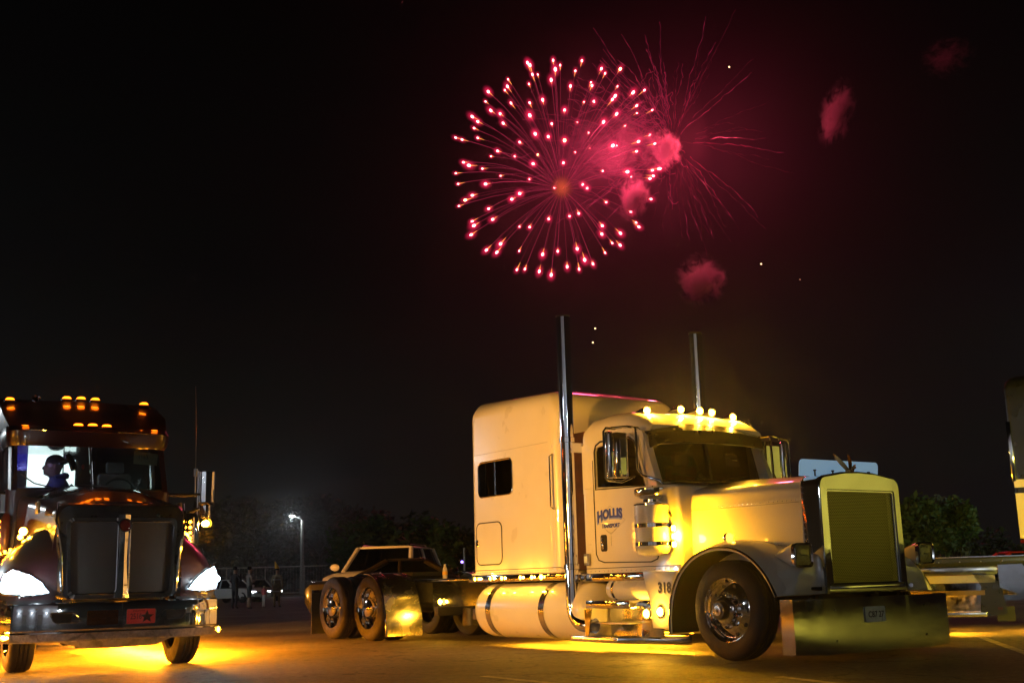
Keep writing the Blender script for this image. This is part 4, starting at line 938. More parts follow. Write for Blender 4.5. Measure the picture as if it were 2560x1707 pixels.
        for x in (-5.6, -6.92): wheel(B, x, s * 1.22, 'drive', s)
        tank('fuel_tank', -4.3, -2.6, s * .95, .62, .31, (-4.0, -2.9), .03, 'alu').parent = B
    link('frame_rail', MB().box(-7.4, .6, -.45, -.37, .62, .90), 'frame', B); link('frame_rail', MB().box(-7.4, .6, .37, .45, .62, .90), 'frame', B)
    link('axle', MB().cyl((0, -.8, .5), (0, .8, .5), .07), 'frame', B)
    link('engine_block', MB().box(-1.1, .7, -.5, .5, .7, 1.6), 'frame', B)
    # underglow strips behind the bumper and along the chassis
    for (x0, x1, y0, y1, z) in ((.70, .72, -.85, .85, .46), (-2.4, -.8, 1.0, 1.02, .52), (-2.4, -.8, -1.02, -1.0, .52), (-1.5, -1.48, -.8, .8, .46), (-4.6, -1.0, 1.24, 1.26, .42), (-7.6, -4.8, 1.24, 1.26, .46), (-3.6, -3.58, -.8, .8, .5)):
        u = link('underglow_strip', MB().box(x0, x1, y0, y1, z + .006, z + .03), 'frame', B)
        link('led_strip', MB().box(x0, x1, y0, y1, z, z + .006), 'under', u)
        tube_light(B, ((x0 + x1) / 2, (y0 + y1) / 2, z - .004), x1 - x0, y1 - y0, (26 if y1 - y0 > .1 else (1500 if y0 > 1.1 else 70)) * max(x1 - x0, y1 - y0), (1, .33, .008) if y1 - y0 > .1 else (1, .27, .006))
blackt()

# person seated inside the black truck cab, seen in profile against the lit bunk window
def skinned(name, verts, edges, radii, mats, pick, parent=None, sub=1):
    me = bpy.data.meshes.new(name); me.from_pydata(verts, edges, []); o = bpy.data.objects.new(name, me); COL.objects.link(o)
    md = o.modifiers.new('skin', 'SKIN'); md.use_smooth_shade = True
    for i, r in enumerate(radii):
        sv = me.skin_vertices[0].data[i]; sv.radius = r if isinstance(r, tuple) else (r, r); sv.use_root = (i == 0)
    s2 = o.modifiers.new('sub', 'SUBSURF'); s2.levels = s2.render_levels = sub
    bpy.context.view_layer.update()
    m2 = bpy.data.meshes.new_from_object(o.evaluated_get(bpy.context.evaluated_depsgraph_get()))
    bpy.data.objects.remove(o)
    m2.materials.clear()
    for x in mats: m2.materials.append(M[x])
    for p in m2.polygons: p.material_index = pick(p.center); p.use_smooth = True
    m2.name = name
    q = bpy.data.objects.new(name, m2); COL.objects.link(q); q.parent = parent
    return q
def to2(p): return O2 + F2 * p[0] + L2 * p[1] + Vector((0, 0, p[2]))
per = thing('person', 'person in a navy hoodie with short black hair, in profile behind the maroon truck windscreen', 'person', to2((-2.02, -.31, 1.715)), atan2(F2.y, F2.x))
# local: x towards windscreen, y to picture right; the face looks towards -y
def bust():
    # horizontal rings from seat to crown: z, front y, back y, half width, ridge (nose, chin) on the middle of the face
    lv = [(0, -.14, .15, .20, 0), (.25, -.15, .16, .215, 0), (.42, -.15, .165, .225, 0), (.54, -.13, .165, .225, 0), (.60, -.10, .15, .205, 0), (.645, -.08, .125, .15, 0), (.68, -.075, .10, .09, 0), (.70, -.09, .06, .06, 0),
          (.715, -.115, .045, .056, .01), (.73, -.125, .045, .056, .022), (.75, -.128, .05, .062, .014), (.765, -.130, .055, .066, .022), (.78, -.130, .06, .068, .012), (.797, -.132, .065, .07, .030), (.815, -.132, .07, .072, .034), (.835, -.130, .075, .074, .020),
          (.855, -.128, .08, .076, .006), (.875, -.132, .083, .078, .004), (.905, -.128, .084, .079, 0), (.94, -.105, .075, .068, 0), (.962, -.07, .045, .045, 0), (.972, -.03, .01, .015, 0)]
    rings = []
    for z, f, bk, hw, rg in lv:
        c, h = (f + bk) / 2, (bk - f) / 2; ring = []
        for k in range(28):
            t = 2 * pi * k / 28; x = hw * sin(t); y = c - h * cos(t)
            if cos(t) > 0: y -= rg * math.exp(-(x / .02) ** 2)
            ring.append((x, y, z))
        rings.append(ring)
    mb = MB().loft(rings)
    for s_ in (-1, 1): mb.tube([(s_ * .19, .02, .58), (s_ * .235, -.02, .36), (s_ * .20, -.17, .24), (s_ * .15, -.30, .27)], [.07, .06, .05, .035], 10)
    o = link('body', mb, ['navy', 'skind'], per, angle=70)
    for p in o.data.polygons: p.material_index = 1 if (p.center.z > .69 or p.center.y < -.25) else 0
bust()
link('hair', MB().sphere((0, -.012, .905), (.092, .114, .094), 16, 12), 'hair', per)
per.scale = (1.06, 1.1, 1.0)
link('ear', MB().sphere((.074, -.02, .83), (.012, .02, .032), 8, 6), 'skind', per)
link('ear', MB().sphere((-.074, -.02, .83), (.012, .02, .032), 8, 6), 'skind', per)
for s_ in (-1, 1): link('eye', MB().sphere((s_ * .032, -.122, .852), (.012, .008, .007), 8, 6), 'cloth_w', per)
link('hood', MB().tube([(.10, -.02, .675), (.085, .07, .695), (0, .11, .71), (-.085, .07, .695), (-.10, -.02, .675)], [.03, .045, .05, .045, .03], 8), 'navy', per)
bulb(B, (-1.70, -.62, 2.60), 9, (.42, .36, 1), .05); bulb(B, (-1.62, .72, 2.35), 2.2, (.8, .95, 1), .05)  # unseen cab lights, added to brighten the person and the paper
link('seat_back', MB().box(-2.3, -2.2, -.66, -.25, 1.6, 2.25), 'red', B, bevel=.04)
# ================================================================== THIRD TRUCK at the right edge
F3 = Vector((.92, -.392, 0)).normalized(); O3 = Vector((7.0, 16.5, 0)) - F3 * 2.62
K = thing('semi_truck', 'dark semi truck with amber lit cream side band, cut off by the right picture edge', 'truck', O3, atan2(F3.y, F3.x))
def third():
    # near side is y=0, body towards +y
    link('deck_rail', MB().box(-4.5, 4.2, .02, .10, .90, 1.02), mat('satin_black_rail', (.02, .02, .018), .25, coat=.5), K, bevel=.01)
    link('deck_edge', MB().box(-4.5, 4.2, .0, .04, 1.02, 1.035), 'alu', K)
    link('deck_plate', MB().box(-4.5, 2.5, .1, 2.2, .99, 1.02), 'dull', K)
    rivets('deck_bolts', [(-2.4 + i * .28, .015, .96) for i in range(20)], K, .012)
    s = link('step_box', MB().box(-.6, 1.60, .05, .55, .78, .90), 'alu', K, bevel=.012)
    link('step_band', MB().box(-.55, 1.55, .03, .5, .67, .775), 'dull', s)
    link('step_box_face', MB().box(-.5, 1.42, .06, .5, .56, .665), 'chrome', s)
    link('step_riser', MB().box(-.5, 1.40, .22, .30, .27, .56), 'alu', s)
    link('step_plate', MB().box(-.55, 1.40, .02, .34, .205, .27), 'alu', s, bevel=.008)
    link('step_lip', MB().box(-.55, 1.40, -.01, .03, .50, .565), mat('brown_tinted_steel', (.30, .20, .08), .3, metal=.9), s)
    link('box_end', MB().prism([(1.60, .60), (1.60, .92), (1.92, .92), (2.02, .70), (1.96, .45)], 'Y', .02, .5), 'chrome', s)
    s.location = (.69, 0, 0)
    qf = link('quarter_fender', MB().loft([[(1.45, .03, .80), (1.62, .03, .80), (1.62, .5, .80), (1.45, .5, .80)], [(1.55, .03, .62), (1.80, .03, .66), (1.80, .5, .66), (1.55, .5, .62)], [(1.50, .03, .20), (1.86, .03, .24), (1.86, .5, .24), (1.50, .5, .20)]]), 'black', K)
    mf = link('mud_flap', MB().box(1.72, 1.95, .04, .08, .14, .34), 'gasket', K); mf.location = (.5, 0, 0); qf.location = (.5, 0, 0)
    link('flap_reflector', MB().box(1.74, 1.80, .03, .038, .30, .33), 'red', mf)
    tank('fuel_tank', 2.0, 4.2, .38, .60, .18, (2.6, 3.6), .03, 'alu').parent = K
    link('lower_rail', MB().box(1.98, 4.2, .05, .10, .42, .50), 'chrome', K)
    link('valve_cluster', MB().sphere((2.15, .2, .88), .06, 10, 8).tube([(2.15, .1, .85), (2.3, .05, .9), (2.36, .02, .98)], .015, 6), 'alu', K)
    sb = link('sleeper_body', body_box(2.62, 5.4, 1.19, 1.24, lerpf([(2.62, 3.52), (3.0, 3.60), (5.4, 3.6)]), (.07, .1), er=.17), 'black', K); sb.location = (0, 1.24, 0)
    link('side_band', MB().box(2.625, 5.3, .028, .06, 1.26, 1.885), mat('cream_band_paint', (.70, .55, .30), .35, coat=1), K)
    link('upper_band', MB().box(2.625, 5.3, .03, .06, 1.965, 2.075), MATS['cream_band_paint'], K)
    ring_tube('window_frame', 3.05, 3.95, 2.35, 2.98, .1, .018, 'alu', .035, parent=K)
    side_panel('sleeper_window', 3.07, 3.93, 2.37, 2.96, .09, 'glassd', .045, parent=K)
    link('corner_trim', MB().box(2.60, 2.66, .02, .09, 2.05, 2.9), 'chrome', K, bevel=.01)
    for y in (.0, 2.2):
        for x in (-2.2, -3.5): wheel(K, x, y + .02, 'drive', -1 if y == 0 else 1)
    lamp(K, (2.9, .5, .36), .05, 'amberlow', 'frame_lamp')
    tube_light(K, (1.3, .18, .555), 1.6, .03, 240); tube_light(K, (3.2, .35, .36), 1.2, .03, 90); tube_light(K, (.6, 1.0, .42), 2.5, .03, 40)
third()

# ================================================================== cars behind
def car(name, label, loc, ang, paint, L=4.9, Wd=1.9, H=1.75, hood=1.12, group=None, kind='suv', lit=False):
    c = thing(name, label, 'car', loc, ang, group); hw = Wd / 2
    xs = L / 2
    sec = [(-xs, .55, hood - .12, .86), (-xs + .12, .35, hood - .03, .95), (-xs * .3, .30, hood, 1), (xs * .25, .30, hood, 1), (xs * .62, .32, hood - .03, .98), (xs * .9, .36, hood - .12, .92), (xs, .45, hood - .28, .84)]
    rings = []
    for x, zb, zt_, k in sec:
        y = hw * k; rings.append([(x, -y * .94, zb), (x, -y, zb + .18), (x, -y, zt_ - .2), (x, -y * .93, zt_ - .04), (x, -y * .5, zt_ + .015), (x, 0, zt_ + .03), (x, y * .5, zt_ + .015), (x, y * .93, zt_ - .04), (x, y, zt_ - .2), (x, y, zb + .18), (x, y * .94, zb)])
    link('body', MB().loft(rings), paint, c, angle=40)
    # greenhouse: pillars, roof and panes
    r0 = -xs * .92 if kind == 'suv' else -xs * .62
    f0, f1 = xs * .30, xs * .02; b1 = r0 + (.25 if kind == 'suv' else .75)
    zb, zr = hood - .03, H - .06
    low = [(f0, hw * .86), (f0, -hw * .86), (r0, -hw * .90), (r0, hw * .90)]; top = [(f1, hw * .70), (f1, -hw * .70), (b1, -hw * .72), (b1, hw * .72)]
    link('roof', MB().loft([[(x, y, zr) for x, y in top], [(x * .99, y * .97, H - .015) for x, y in top], [(x * .9, y * .8, H) for x, y in top]]), paint, c, bevel=.02)
    for (a, b) in zip(low, top):
        link('pillar', MB().tube([(a[0], a[1], zb), (b[0], b[1], zr)], .06, 8), paint, c)
    for s in (-1, 1):
        xm = (f0 + r0) / 2 - .1
        link('middle_pillar', MB().tube([(xm, s * hw * .88, zb), (xm + .02, s * hw * .715, zr)], .045, 8), paint, c)
    def pane(nm, ps): link(nm, MB().add(ps, [(0, 1, 2, 3)]), 'glassd', c, smooth=False)
    i = .985
    pane('windscreen', [(low[0][0], low[0][1] * i, zb), (low[1][0], low[1][1] * i, zb), (top[1][0], top[1][1] * i, zr), (top[0][0], top[0][1] * i, zr)])
    pane('rear_window', [(low[2][0], low[2][1] * i, zb), (low[3][0], low[3][1] * i, zb), (top[3][0], top[3][1] * i, zr), (top[2][0], top[2][1] * i, zr)])
    for s, (q, w_) in ((1, (0, 3)), (-1, (1, 2))):
        pane('side_window', [(low[q][0], low[q][1] * i, zb), (low[w_][0], low[w_][1] * i, zb), (top[w_][0], top[w_][1] * i, zr), (top[q][0], top[q][1] * i, zr)])
        k = link('wing_mirror', MB().sphere((f0 - .05, s * (hw + .09), hood + .10), (.06, .12, .09), 10, 8), paint, c)
        h = link('headlight', MB().box(xs * .93, xs * .985, min(s * hw * .55, s * hw * .86), max(s * hw * .55, s * hw * .86), hood - .40, hood - .24), 'headon' if lit else 'headoff', c, bevel=.02)
        for x in (-xs * .6, xs * .62):
            wl = link('wheel', MB().lathe([(.23, .01), (.21, .03), (.16, .05), (.06, .03), (.003, .02)], n=24), 'alu', c)
            wl.location = (x, s * hw * .98, .35); wl.rotation_euler = (0, 0, 0 if s < 0 else pi)
            link('tyre', MB().lathe([(.22, .02), (.24, .0), (.31, .0), (.345, .03), (.35, .06), (.35, .18), (.22, .2)], n=28), 'rubber', wl)
    link('grille', MB().box(xs * .95, xs * 1.0, -hw * .45, hw * .45, hood - .48, hood - .28), 'gasket', c)
    link('bumper', MB().box(xs * .92, xs * 1.03, -hw * .84, hw * .84, .38, .55), paint if paint != 'olive' else 'gasket', c, bevel=.04)
    return c
p = at_depth(970, 1440, 29.5)
sv = car('parked_car', 'white sport utility car parked behind the white truck, its dark windscreen facing us', (-3.36, 30.0, 0), atan2(-.985, -.17), 'white2', L=5.0, Wd=2.0, H=1.83, hood=1.22)
link('roof_rack', MB().tube([(-1.8, -.62, 1.84), (-1.6, -.62, 1.88), (-.1, -.62, 1.87), (.05, -.62, 1.82)], .018, 6), 'chrome', sv)
link('roof_rack', MB().tube([(-1.8, .62, 1.84), (-1.6, .62, 1.88), (-.1, .62, 1.87), (.05, .62, 1.82)], .018, 6), 'chrome', sv)
car('parked_car', 'dark olive saloon car standing between the white sport utility car and the white truck', (-2.05, 25.2, 0), atan2(.12, .99), 'olive', L=4.8, Wd=1.85, H=1.40, hood=.98, kind='saloon')
car('parked_car', 'pale car with lit headlamps far off beside the maroon truck headlamp', tuple(on_ground(585, 1506)), atan2(-.5, .86), 'white2', H=1.5, hood=.95, kind='saloon', lit=True)
car('parked_car', 'distant car with lit headlamps behind the standing people', tuple(on_ground(640, 1503)), atan2(-.8, .6), 'cloth_g', H=1.5, hood=.95, kind='saloon', lit=True)
car('parked_car', 'small red car whose roof shows above the right hand truck deck', (15.6, 38.0, 0), atan2(.1, -.99), 'red', H=1.38, hood=.9, kind='saloon')

# ================================================================== people
def human(label, loc, ang, h, top, legs, shorts=False, hair='hair', arms='down', lean=0, group='people watching from the far side of the lot', extra=None):
    k = h / 1.75
    r = thing('person', label, 'person', loc, ang, group); r.scale = (k, k, k)
    V = [(0, 0, .93), (0, .01, 1.15), (0, 0, 1.38), (0, .0, 1.50), (0, -.01, 1.58), (0, -.015, 1.68), (0, -.01, 1.75)]
    Rr = [(.155, .11), (.15, .11), (.17, .11), .06, (.075, .09), (.078, .095), (.05, .06)]
    E = [(0, 1), (1, 2), (2, 3), (3, 4), (4, 5), (5, 6)]
    for s in (-1, 1):
        b = len(V)
        V += [(s * .10, .0, .86), (s * .12, -.03 if s > 0 else .03, .50), (s * .125, .02 if s > 0 else .05, .10), (s * .14, -.10, .05)]
        Rr += [.088, .062, .045, (.042, .04)]; E += [(0, b), (b, b + 1), (b + 1, b + 2), (b + 2, b + 3)]
        b = len(V)
        if arms == 'down': A = [(s * .20, 0, 1.40), (s * .25, .03, 1.14), (s * .24, -.08, .90), (s * .23, -.12, .80)]
        elif arms == 'fold': A = [(s * .20, 0, 1.40), (s * .27, -.02, 1.15), (s * .10, -.20, 1.20), (s * .02, -.22, 1.24)]
        else: A = [(s * .20, 0, 1.40), (s * .28, -.06, 1.16), (s * .14, -.20, 1.40), (s * .10, -.20, 1.52)]
        V += A; Rr += [.06, .048, .036, .032]; E += [(2, b), (b, b + 1), (b + 1, b + 2), (b + 2, b + 3)]
    def pick(c):
        if c.z > 1.50: return 2
        if c.z > .97: return 2 if (abs(c.x) > .195 and c.z < 1.0) else 0
        if abs(c.x) > .19: return 2
        if shorts and c.z < .52: return 2 if c.z > .1 else 3
        return 1 if c.z > .11 else 3
    skinned('body', V, E, Rr, [top, legs, 'skin', 'cloth_d'], pick, r, 1)
    link('hair', MB().sphere((0, .015, 1.735), (.088, .102, .085), 12, 8), hair, r)
    link('nose', MB().sphere((0, -.115, 1.655), (.014, .02, .022), 6, 5), 'skin', r)
    if extra: extra(r)
    return r
g = lambda x, y: on_ground(*(500 + x * .29762, 1200 + y * .29762))
human('person in dark clothes standing nearest the maroon truck headlamp', g(290, 1083), 2.6, 1.78, 'cloth_d', 'cloth_d', arms='phone', hair='hair')
human('person in a grey top and dark shorts standing between two adults', g(412, 1085), 2.2, 1.74, 'cloth_g', 'cloth_d', True, arms='fold')
human('small child in a pink red top and pale trousers', g(535, 1070), 2.4, 1.02, 'cloth_p', 'cloth_w')
def hat(r):
    link('pointed_hat', MB().loft([[(.11 * cos(a), .01 + .12 * sin(a), 1.74) for a in [2 * pi * i / 12 for i in range(12)]], [(.06 + .06 * cos(a), .01 + .06 * sin(a), 1.92) for a in [2 * pi * i / 12 for i in range(12)]], [(.12 + .01 * cos(a), .01 * sin(a), 2.06) for a in [2 * pi * i / 12 for i in range(12)]]]), 'yellow', r)
    link('coat_hem', MB().loft([[(.21 * cos(a), .15 * sin(a), .62) for a in [2 * pi * i / 14 for i in range(14)]], [(.19 * cos(a), .14 * sin(a), 1.0) for a in [2 * pi * i / 14 for i in range(14)]]]), 'cloth_t', r)
    for z in (1.22, .70): link('pale_stripe', MB().loft([[(.205 * cos(a), .15 * sin(a), z) for a in [2 * pi * i / 14 for i in range(14)]], [(.205 * cos(a), .15 * sin(a), z + .05) for a in [2 * pi * i / 14 for i in range(14)]]], caps=False), 'cloth_w', r)
human('person in a tan striped coat and yellow pointed hat', g(645, 1070), 2.9, 1.74, 'cloth_t', 'cloth_t', extra=hat)
for (px, d, tp, lg, lab) in ((2331, 40, 'cloth_d', 'cloth_d', 'dark clothed person whose head shows above the right hand truck deck'), (2392, 44, 'cloth_w', 'cloth_d', 'person in a pale top seen above the right hand truck deck'),
                             (2424, 45, 'yellow', 'cloth_d', 'person in a yellow top seen above the right hand truck deck'), (2436, 43, 'cloth_p', 'cloth_d', 'person in a red top seen above the right hand truck deck'),
                             (2464, 46, 'cloth_g', 'cloth_d', 'person in a grey top leaning, seen above the right hand truck deck')):
    q = at_depth(px, 1400, d)
    human(lab, (q.x, q.y, 0), random.uniform(2, 4), 1.25 if px > 2340 else 1.62, tp, lg, group='people beyond the right hand truck')

# ================================================================== lamp post, fence, kerb, grass beyond
lp = Vector((-23.59, 129.52, 0))
P = thing('street_lamp', 'tall pale post with one lit white lamp head beyond the people', 'street lamp', lp)
link('post', MB().tube([(0, 0, 0), (0, 0, 8.1)], [.24, .17], 12), 'galv', P)
link('arm', MB().tube([(0, 0, 8.0), (-.3, -.1, 8.35), (-1.0, -.3, 8.6)], .07, 8), 'galv', P)
h = link('lamp_head', MB().box(-1.5, -.7, -.55, -.05, 8.58, 8.72), 'galv', P, bevel=.04)
link('lamp_lens', MB().sphere((-1.1, -.32, 8.55), (.26, .2, .12), 14, 8), 'post', h); bulb(h, (-1.1, -.5, 8.2), 260, (.85, .95, 1), .2)
kb = MB(); kb.box(-120, -14, 117.0, 117.5, 0, .15); tag(link('kerb', kb, 'concrete', bevel=.02), kind='structure')
gm = MB(); gm.add([(-200, 117.5, .12), (-14, 117.5, .12), (-14, 400, .12), (-200, 400, .12)], [(0, 1, 2, 3)]); tag(link('grass_verge', gm, 'grassm', smooth=False), kind='structure')
fe = thing('fence', 'low grey wire fence with a top rail in front of the dark trees', 'fence', (-60, 122, 0))
link('top_rail', MB().cyl((-10, 0, 3.0), (46, 0, 3.0), .055, n=8), 'galv', fe)
link('bottom_rail', MB().cyl((-10, 0, .35), (46, 0, .35), .04, n=8), 'galv', fe)
pm = None
for i in range(15):
    if pm is None: o = link('post', MB().cyl((0, 0, 0), (0, 0, 3.1), .07, n=8), 'galv', fe); pm = o.data
    else: o = bpy.data.objects.new('post', pm); COL.objects.link(o); o.parent = fe
    o.location = (-10 + i * 4, 0, 0)
wm = MB()
for i in range(190):
    x = -10 + i * .295; wm.box(x, x + .012, -.006, .006, .35, 3.0)
o = link('wire_mesh', wm, 'galv', fe, smooth=False, recalc=False); o['kind'] = 'stuff'

bp = at_depth(1155, 1404, 60); lb = thing('pole_light', 'small violet light on a thin pole just left of the white sleeper', 'pole light', (bp.x, bp.y, 0))
link('pole', MB().cyl((.12, 0, 0), (.12, 0, bp.z + .7), .05, n=8), 'galv', lb)
link('lamp_lens', MB().sphere((0, 0, bp.z), .07, 8, 6), emis('violet_lens', (.25, .15, 1), 6), lb)
# ================================================================== trees
LEAF = {}
def leaf_cloud(n, seed, rx, rz, clumps, size):
    rnd = random.Random(seed); mb = MB(); cl = []
    for i in range(clumps):
        a, u = rnd.uniform(0, 2 * pi), rnd.uniform(-.75, 1); rr = sqrt(max(0, 1 - u * u * .8)) * rnd.uniform(.35, 1)
        cl.append((rx * rr * cos(a), rx * rr * sin(a), rz * u, rnd.uniform(.22, .42) * rx))
    for i in range(n):
        c = cl[rnd.randrange(clumps)]; d = Vector((rnd.gauss(0, 1), rnd.gauss(0, 1), rnd.gauss(0, 1))).normalized() * c[3] * rnd.uniform(.55, 1.1)
        p = Vector(c[:3]) + d; a = Vector((rnd.gauss(0, 1), rnd.gauss(0, 1), rnd.gauss(0, .6))).normalized(); b = a.cross(Vector((rnd.gauss(0, 1), rnd.gauss(0, 1), rnd.gauss(0, 1)))).normalized()
        s = size * rnd.uniform(.6, 1.5)
        mb.add([p - a * s, p + b * s * .45, p + a * s, p - b * s * .45], [(0, 1, 2, 3)])
    return mb
def tree(label, x, y, H, rx, leaf, seed, n=2600, group='dark trees beyond the lot', low=.25, size=.16):
    t = thing('tree', label, 'tree', (x, y, 0), seed, group)
    rnd = random.Random(seed); mb = MB()
    mb.tube([(0, 0, -.1), (.05, .02, H * .3), (.1, -.05, H * .62)], [H * .03, H * .024, H * .01], 8)
    for i in range(6):
        a = i * 1.05 + rnd.uniform(-.3, .3); z = H * rnd.uniform(.28, .5)
        mb.tube([(0, 0, z), (rx * .4 * cos(a), rx * .4 * sin(a), z + H * .13), (rx * .75 * cos(a), rx * .75 * sin(a), z + H * .25)], [H * .012, H * .008, H * .003], 6)
    link('trunk', mb, 'bark', t)
    rz = H * (1 - low) / 2
    c = link('crown', leaf_cloud(n, seed, rx, rz, 16, size * rx / 2.4), leaf, t, smooth=False, recalc=False); c.location = (0, 0, H - rz * 1.02)
    return t
tl = [(540, 1262, 165, 5.0, 'leafd', 'wide dark tree just right of the maroon truck mirror'), (612, 1252, 172, 7, 'leafd', 'tall rounded dark tree behind the standing people'), (672, 1266, 168, 6, 'leafd', 'dark tree with a pointed top left of the street lamp'),
      (735, 1284, 175, 5, 'leafd', 'low dark tree directly behind the street lamp'), (800, 1268, 170, 7, 'leafd', 'broad dark tree right of the street lamp'), (840, 1262, 178, 7.5, 'leafd', 'tallest dark tree right of the street lamp'), (905, 1279, 172, 6.5, 'leafd', 'dark tree above the left end of the white sport utility car'),
      (985, 1308, 70, 3.6, 'leafm', 'olive green tree above the roof of the white sport utility car'), (1045, 1328, 75, 3.2, 'leafd', 'small dark tree right of the olive green tree'), (1100, 1345, 80, 3.4, 'leafd', 'low dark tree nearest the white sleeper')]
for i, (px, py, d, rx, lf, lab) in enumerate(tl):
    q = at_depth(px, py, d); tree(lab, q.x, q.y, q.z, rx, lf, 20 + i, n=3200 if d < 100 else 2600, low=.12)
q = at_depth(2345, 1262, 58); tree('green tree beyond the right hand truck, beside the grille', q.x, q.y, q.z, 2.1, 'leafm', 51, 5200, low=.2, size=.2, group='trees beyond the right hand truck')
q = at_depth(2372, 1249, 60); tree('tree top with white lamp light in its pale leaf colour, beyond the right hand truck', q.x, q.y, q.z, 1.1, 'leafl', 52, 1900, low=.3, size=.26, group='trees beyond the right hand truck')  # white light on the crown top is put into paler leaves
q = at_depth(2450, 1345, 62); tree('low dark tree near the right picture edge', q.x, q.y, q.z, 2.2, 'leafd', 53, 2600, low=.1, group='trees beyond the right hand truck')
q = at_depth(523, 1360, 21); bs = thing('bush', 'leafy bush poking out behind the maroon truck fender', 'bush', (q.x - .32, q.y, 0))
link('stem', MB().tube([(0, 0, -.02), (.02, 0, .8), (0, .02, 1.3)], [.04, .03, .015], 6), 'bark', bs)
c = link('foliage', leaf_cloud(900, 91, .42, .55, 12, .06), 'leafl', bs, smooth=False, recalc=False); c.location = (0, 0, q.z - .25)

# ================================================================== FIREWORKS
FD = 190.0
def fw(px, py, dy=0):
    return at_depth(px, py, FD + dy)
SC = FD / FPX   # metres per photograph pixel there
starm = emis('burning_star', (1, .12, .13), 26)
starg = emis('burning_star_gold', (1, .55, .16), 26)
trailm = emis('glowing_trail', (1, .06, .18), .30, (.02, .0, .005)); trailg = emis('gold_spark_tail', (1, .36, .05), 1.6, (.05, .02, .01))
emb = emis('fading_ember_trail', (1, .06, .20), .14, (.02, .0, .005)); emb2 = emis('faint_ember_trail', (1, .05, .16), .035, (.01, .0, .004))
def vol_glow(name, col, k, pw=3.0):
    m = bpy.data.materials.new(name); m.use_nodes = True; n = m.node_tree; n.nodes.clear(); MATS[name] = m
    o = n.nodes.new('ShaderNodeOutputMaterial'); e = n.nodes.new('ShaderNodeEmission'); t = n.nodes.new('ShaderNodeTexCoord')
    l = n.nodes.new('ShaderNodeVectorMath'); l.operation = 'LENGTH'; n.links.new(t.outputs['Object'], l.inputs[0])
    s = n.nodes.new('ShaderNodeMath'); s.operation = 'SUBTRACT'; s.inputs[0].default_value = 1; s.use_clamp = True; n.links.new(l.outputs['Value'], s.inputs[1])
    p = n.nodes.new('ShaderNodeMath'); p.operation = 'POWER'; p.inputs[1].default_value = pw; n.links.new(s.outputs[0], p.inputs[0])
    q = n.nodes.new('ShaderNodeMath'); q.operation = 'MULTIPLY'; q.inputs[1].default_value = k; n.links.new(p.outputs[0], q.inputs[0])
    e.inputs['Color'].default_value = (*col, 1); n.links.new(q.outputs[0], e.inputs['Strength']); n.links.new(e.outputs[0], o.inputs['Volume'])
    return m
star_halo = vol_glow('star_halo_glow', (1, .02, .10), 1.7, 2.6)  # red lens halo round each star, added as a glowing volume
PTS = [(585,190),(600,205),(742,175),(785,205),(755,230),(918,178),(878,240),(1037,227),(1060,255),(1153,228),(615,262),(648,262),(730,295),(594,320),(466,292),(462,335),(446,358),(345,367),(848,333),(974,310),(980,330),(1136,335),(1301,358),(1232,372),(1122,393),(1105,415),(328,427),(484,437),(598,435),(678,417),(930,430),(992,427),(1254,452),(1349,480),(1255,497),(1131,503),(360,482),(418,502),(812,480),(599,512),(247,520),(281,550),(258,590),(436,560),(733,563),(889,552),(1051,552),(1182,576),(958,618),(632,625),(712,642),(812,665),(280,650),(145,648),(184,660),(1333,632),(1265,672),(537,676),(648,753),(1108,697),(1130,699),(1365,685),(966,712),(876,738),(1253,732),(402,730),(507,762),(361,762),(193,799),(226,818),(619,808),(805,802),(309,838),(1045,852),(1197,857),(1220,887),(1349,847),(1393,838),(1355,882),(1335,898),(146,866),(420,882),(597,902),(160,931),(328,932),(750,955),(923,935),(950,957),(247,1001),(204,1030),(165,1066),(537,990),(489,1025),(1067,1043),(1215,1036),(1340,1024),(1217,1102),(347,1083),(842,1128),(899,1112),(715,1145),(372,1148),(246,1160),(257,1186),(536,1193),(598,1195),(1043,1187),(1250,1168),(1267,1194),(1040,1238),(1154,1233),(240,1242),(420,1298),(333,1336),(397,1350),(534,1341),(678,1362),(770,1343),(889,1328),(1104,1293),(1152,1306),(1060,1352),(935,1396),(986,1420),(520,1456),(569,1452),(657,1466),(730,1488),(828,1438),(901,1453)]
GOLD = {(1153,228),(812,665),(648,753),(204,1030)}
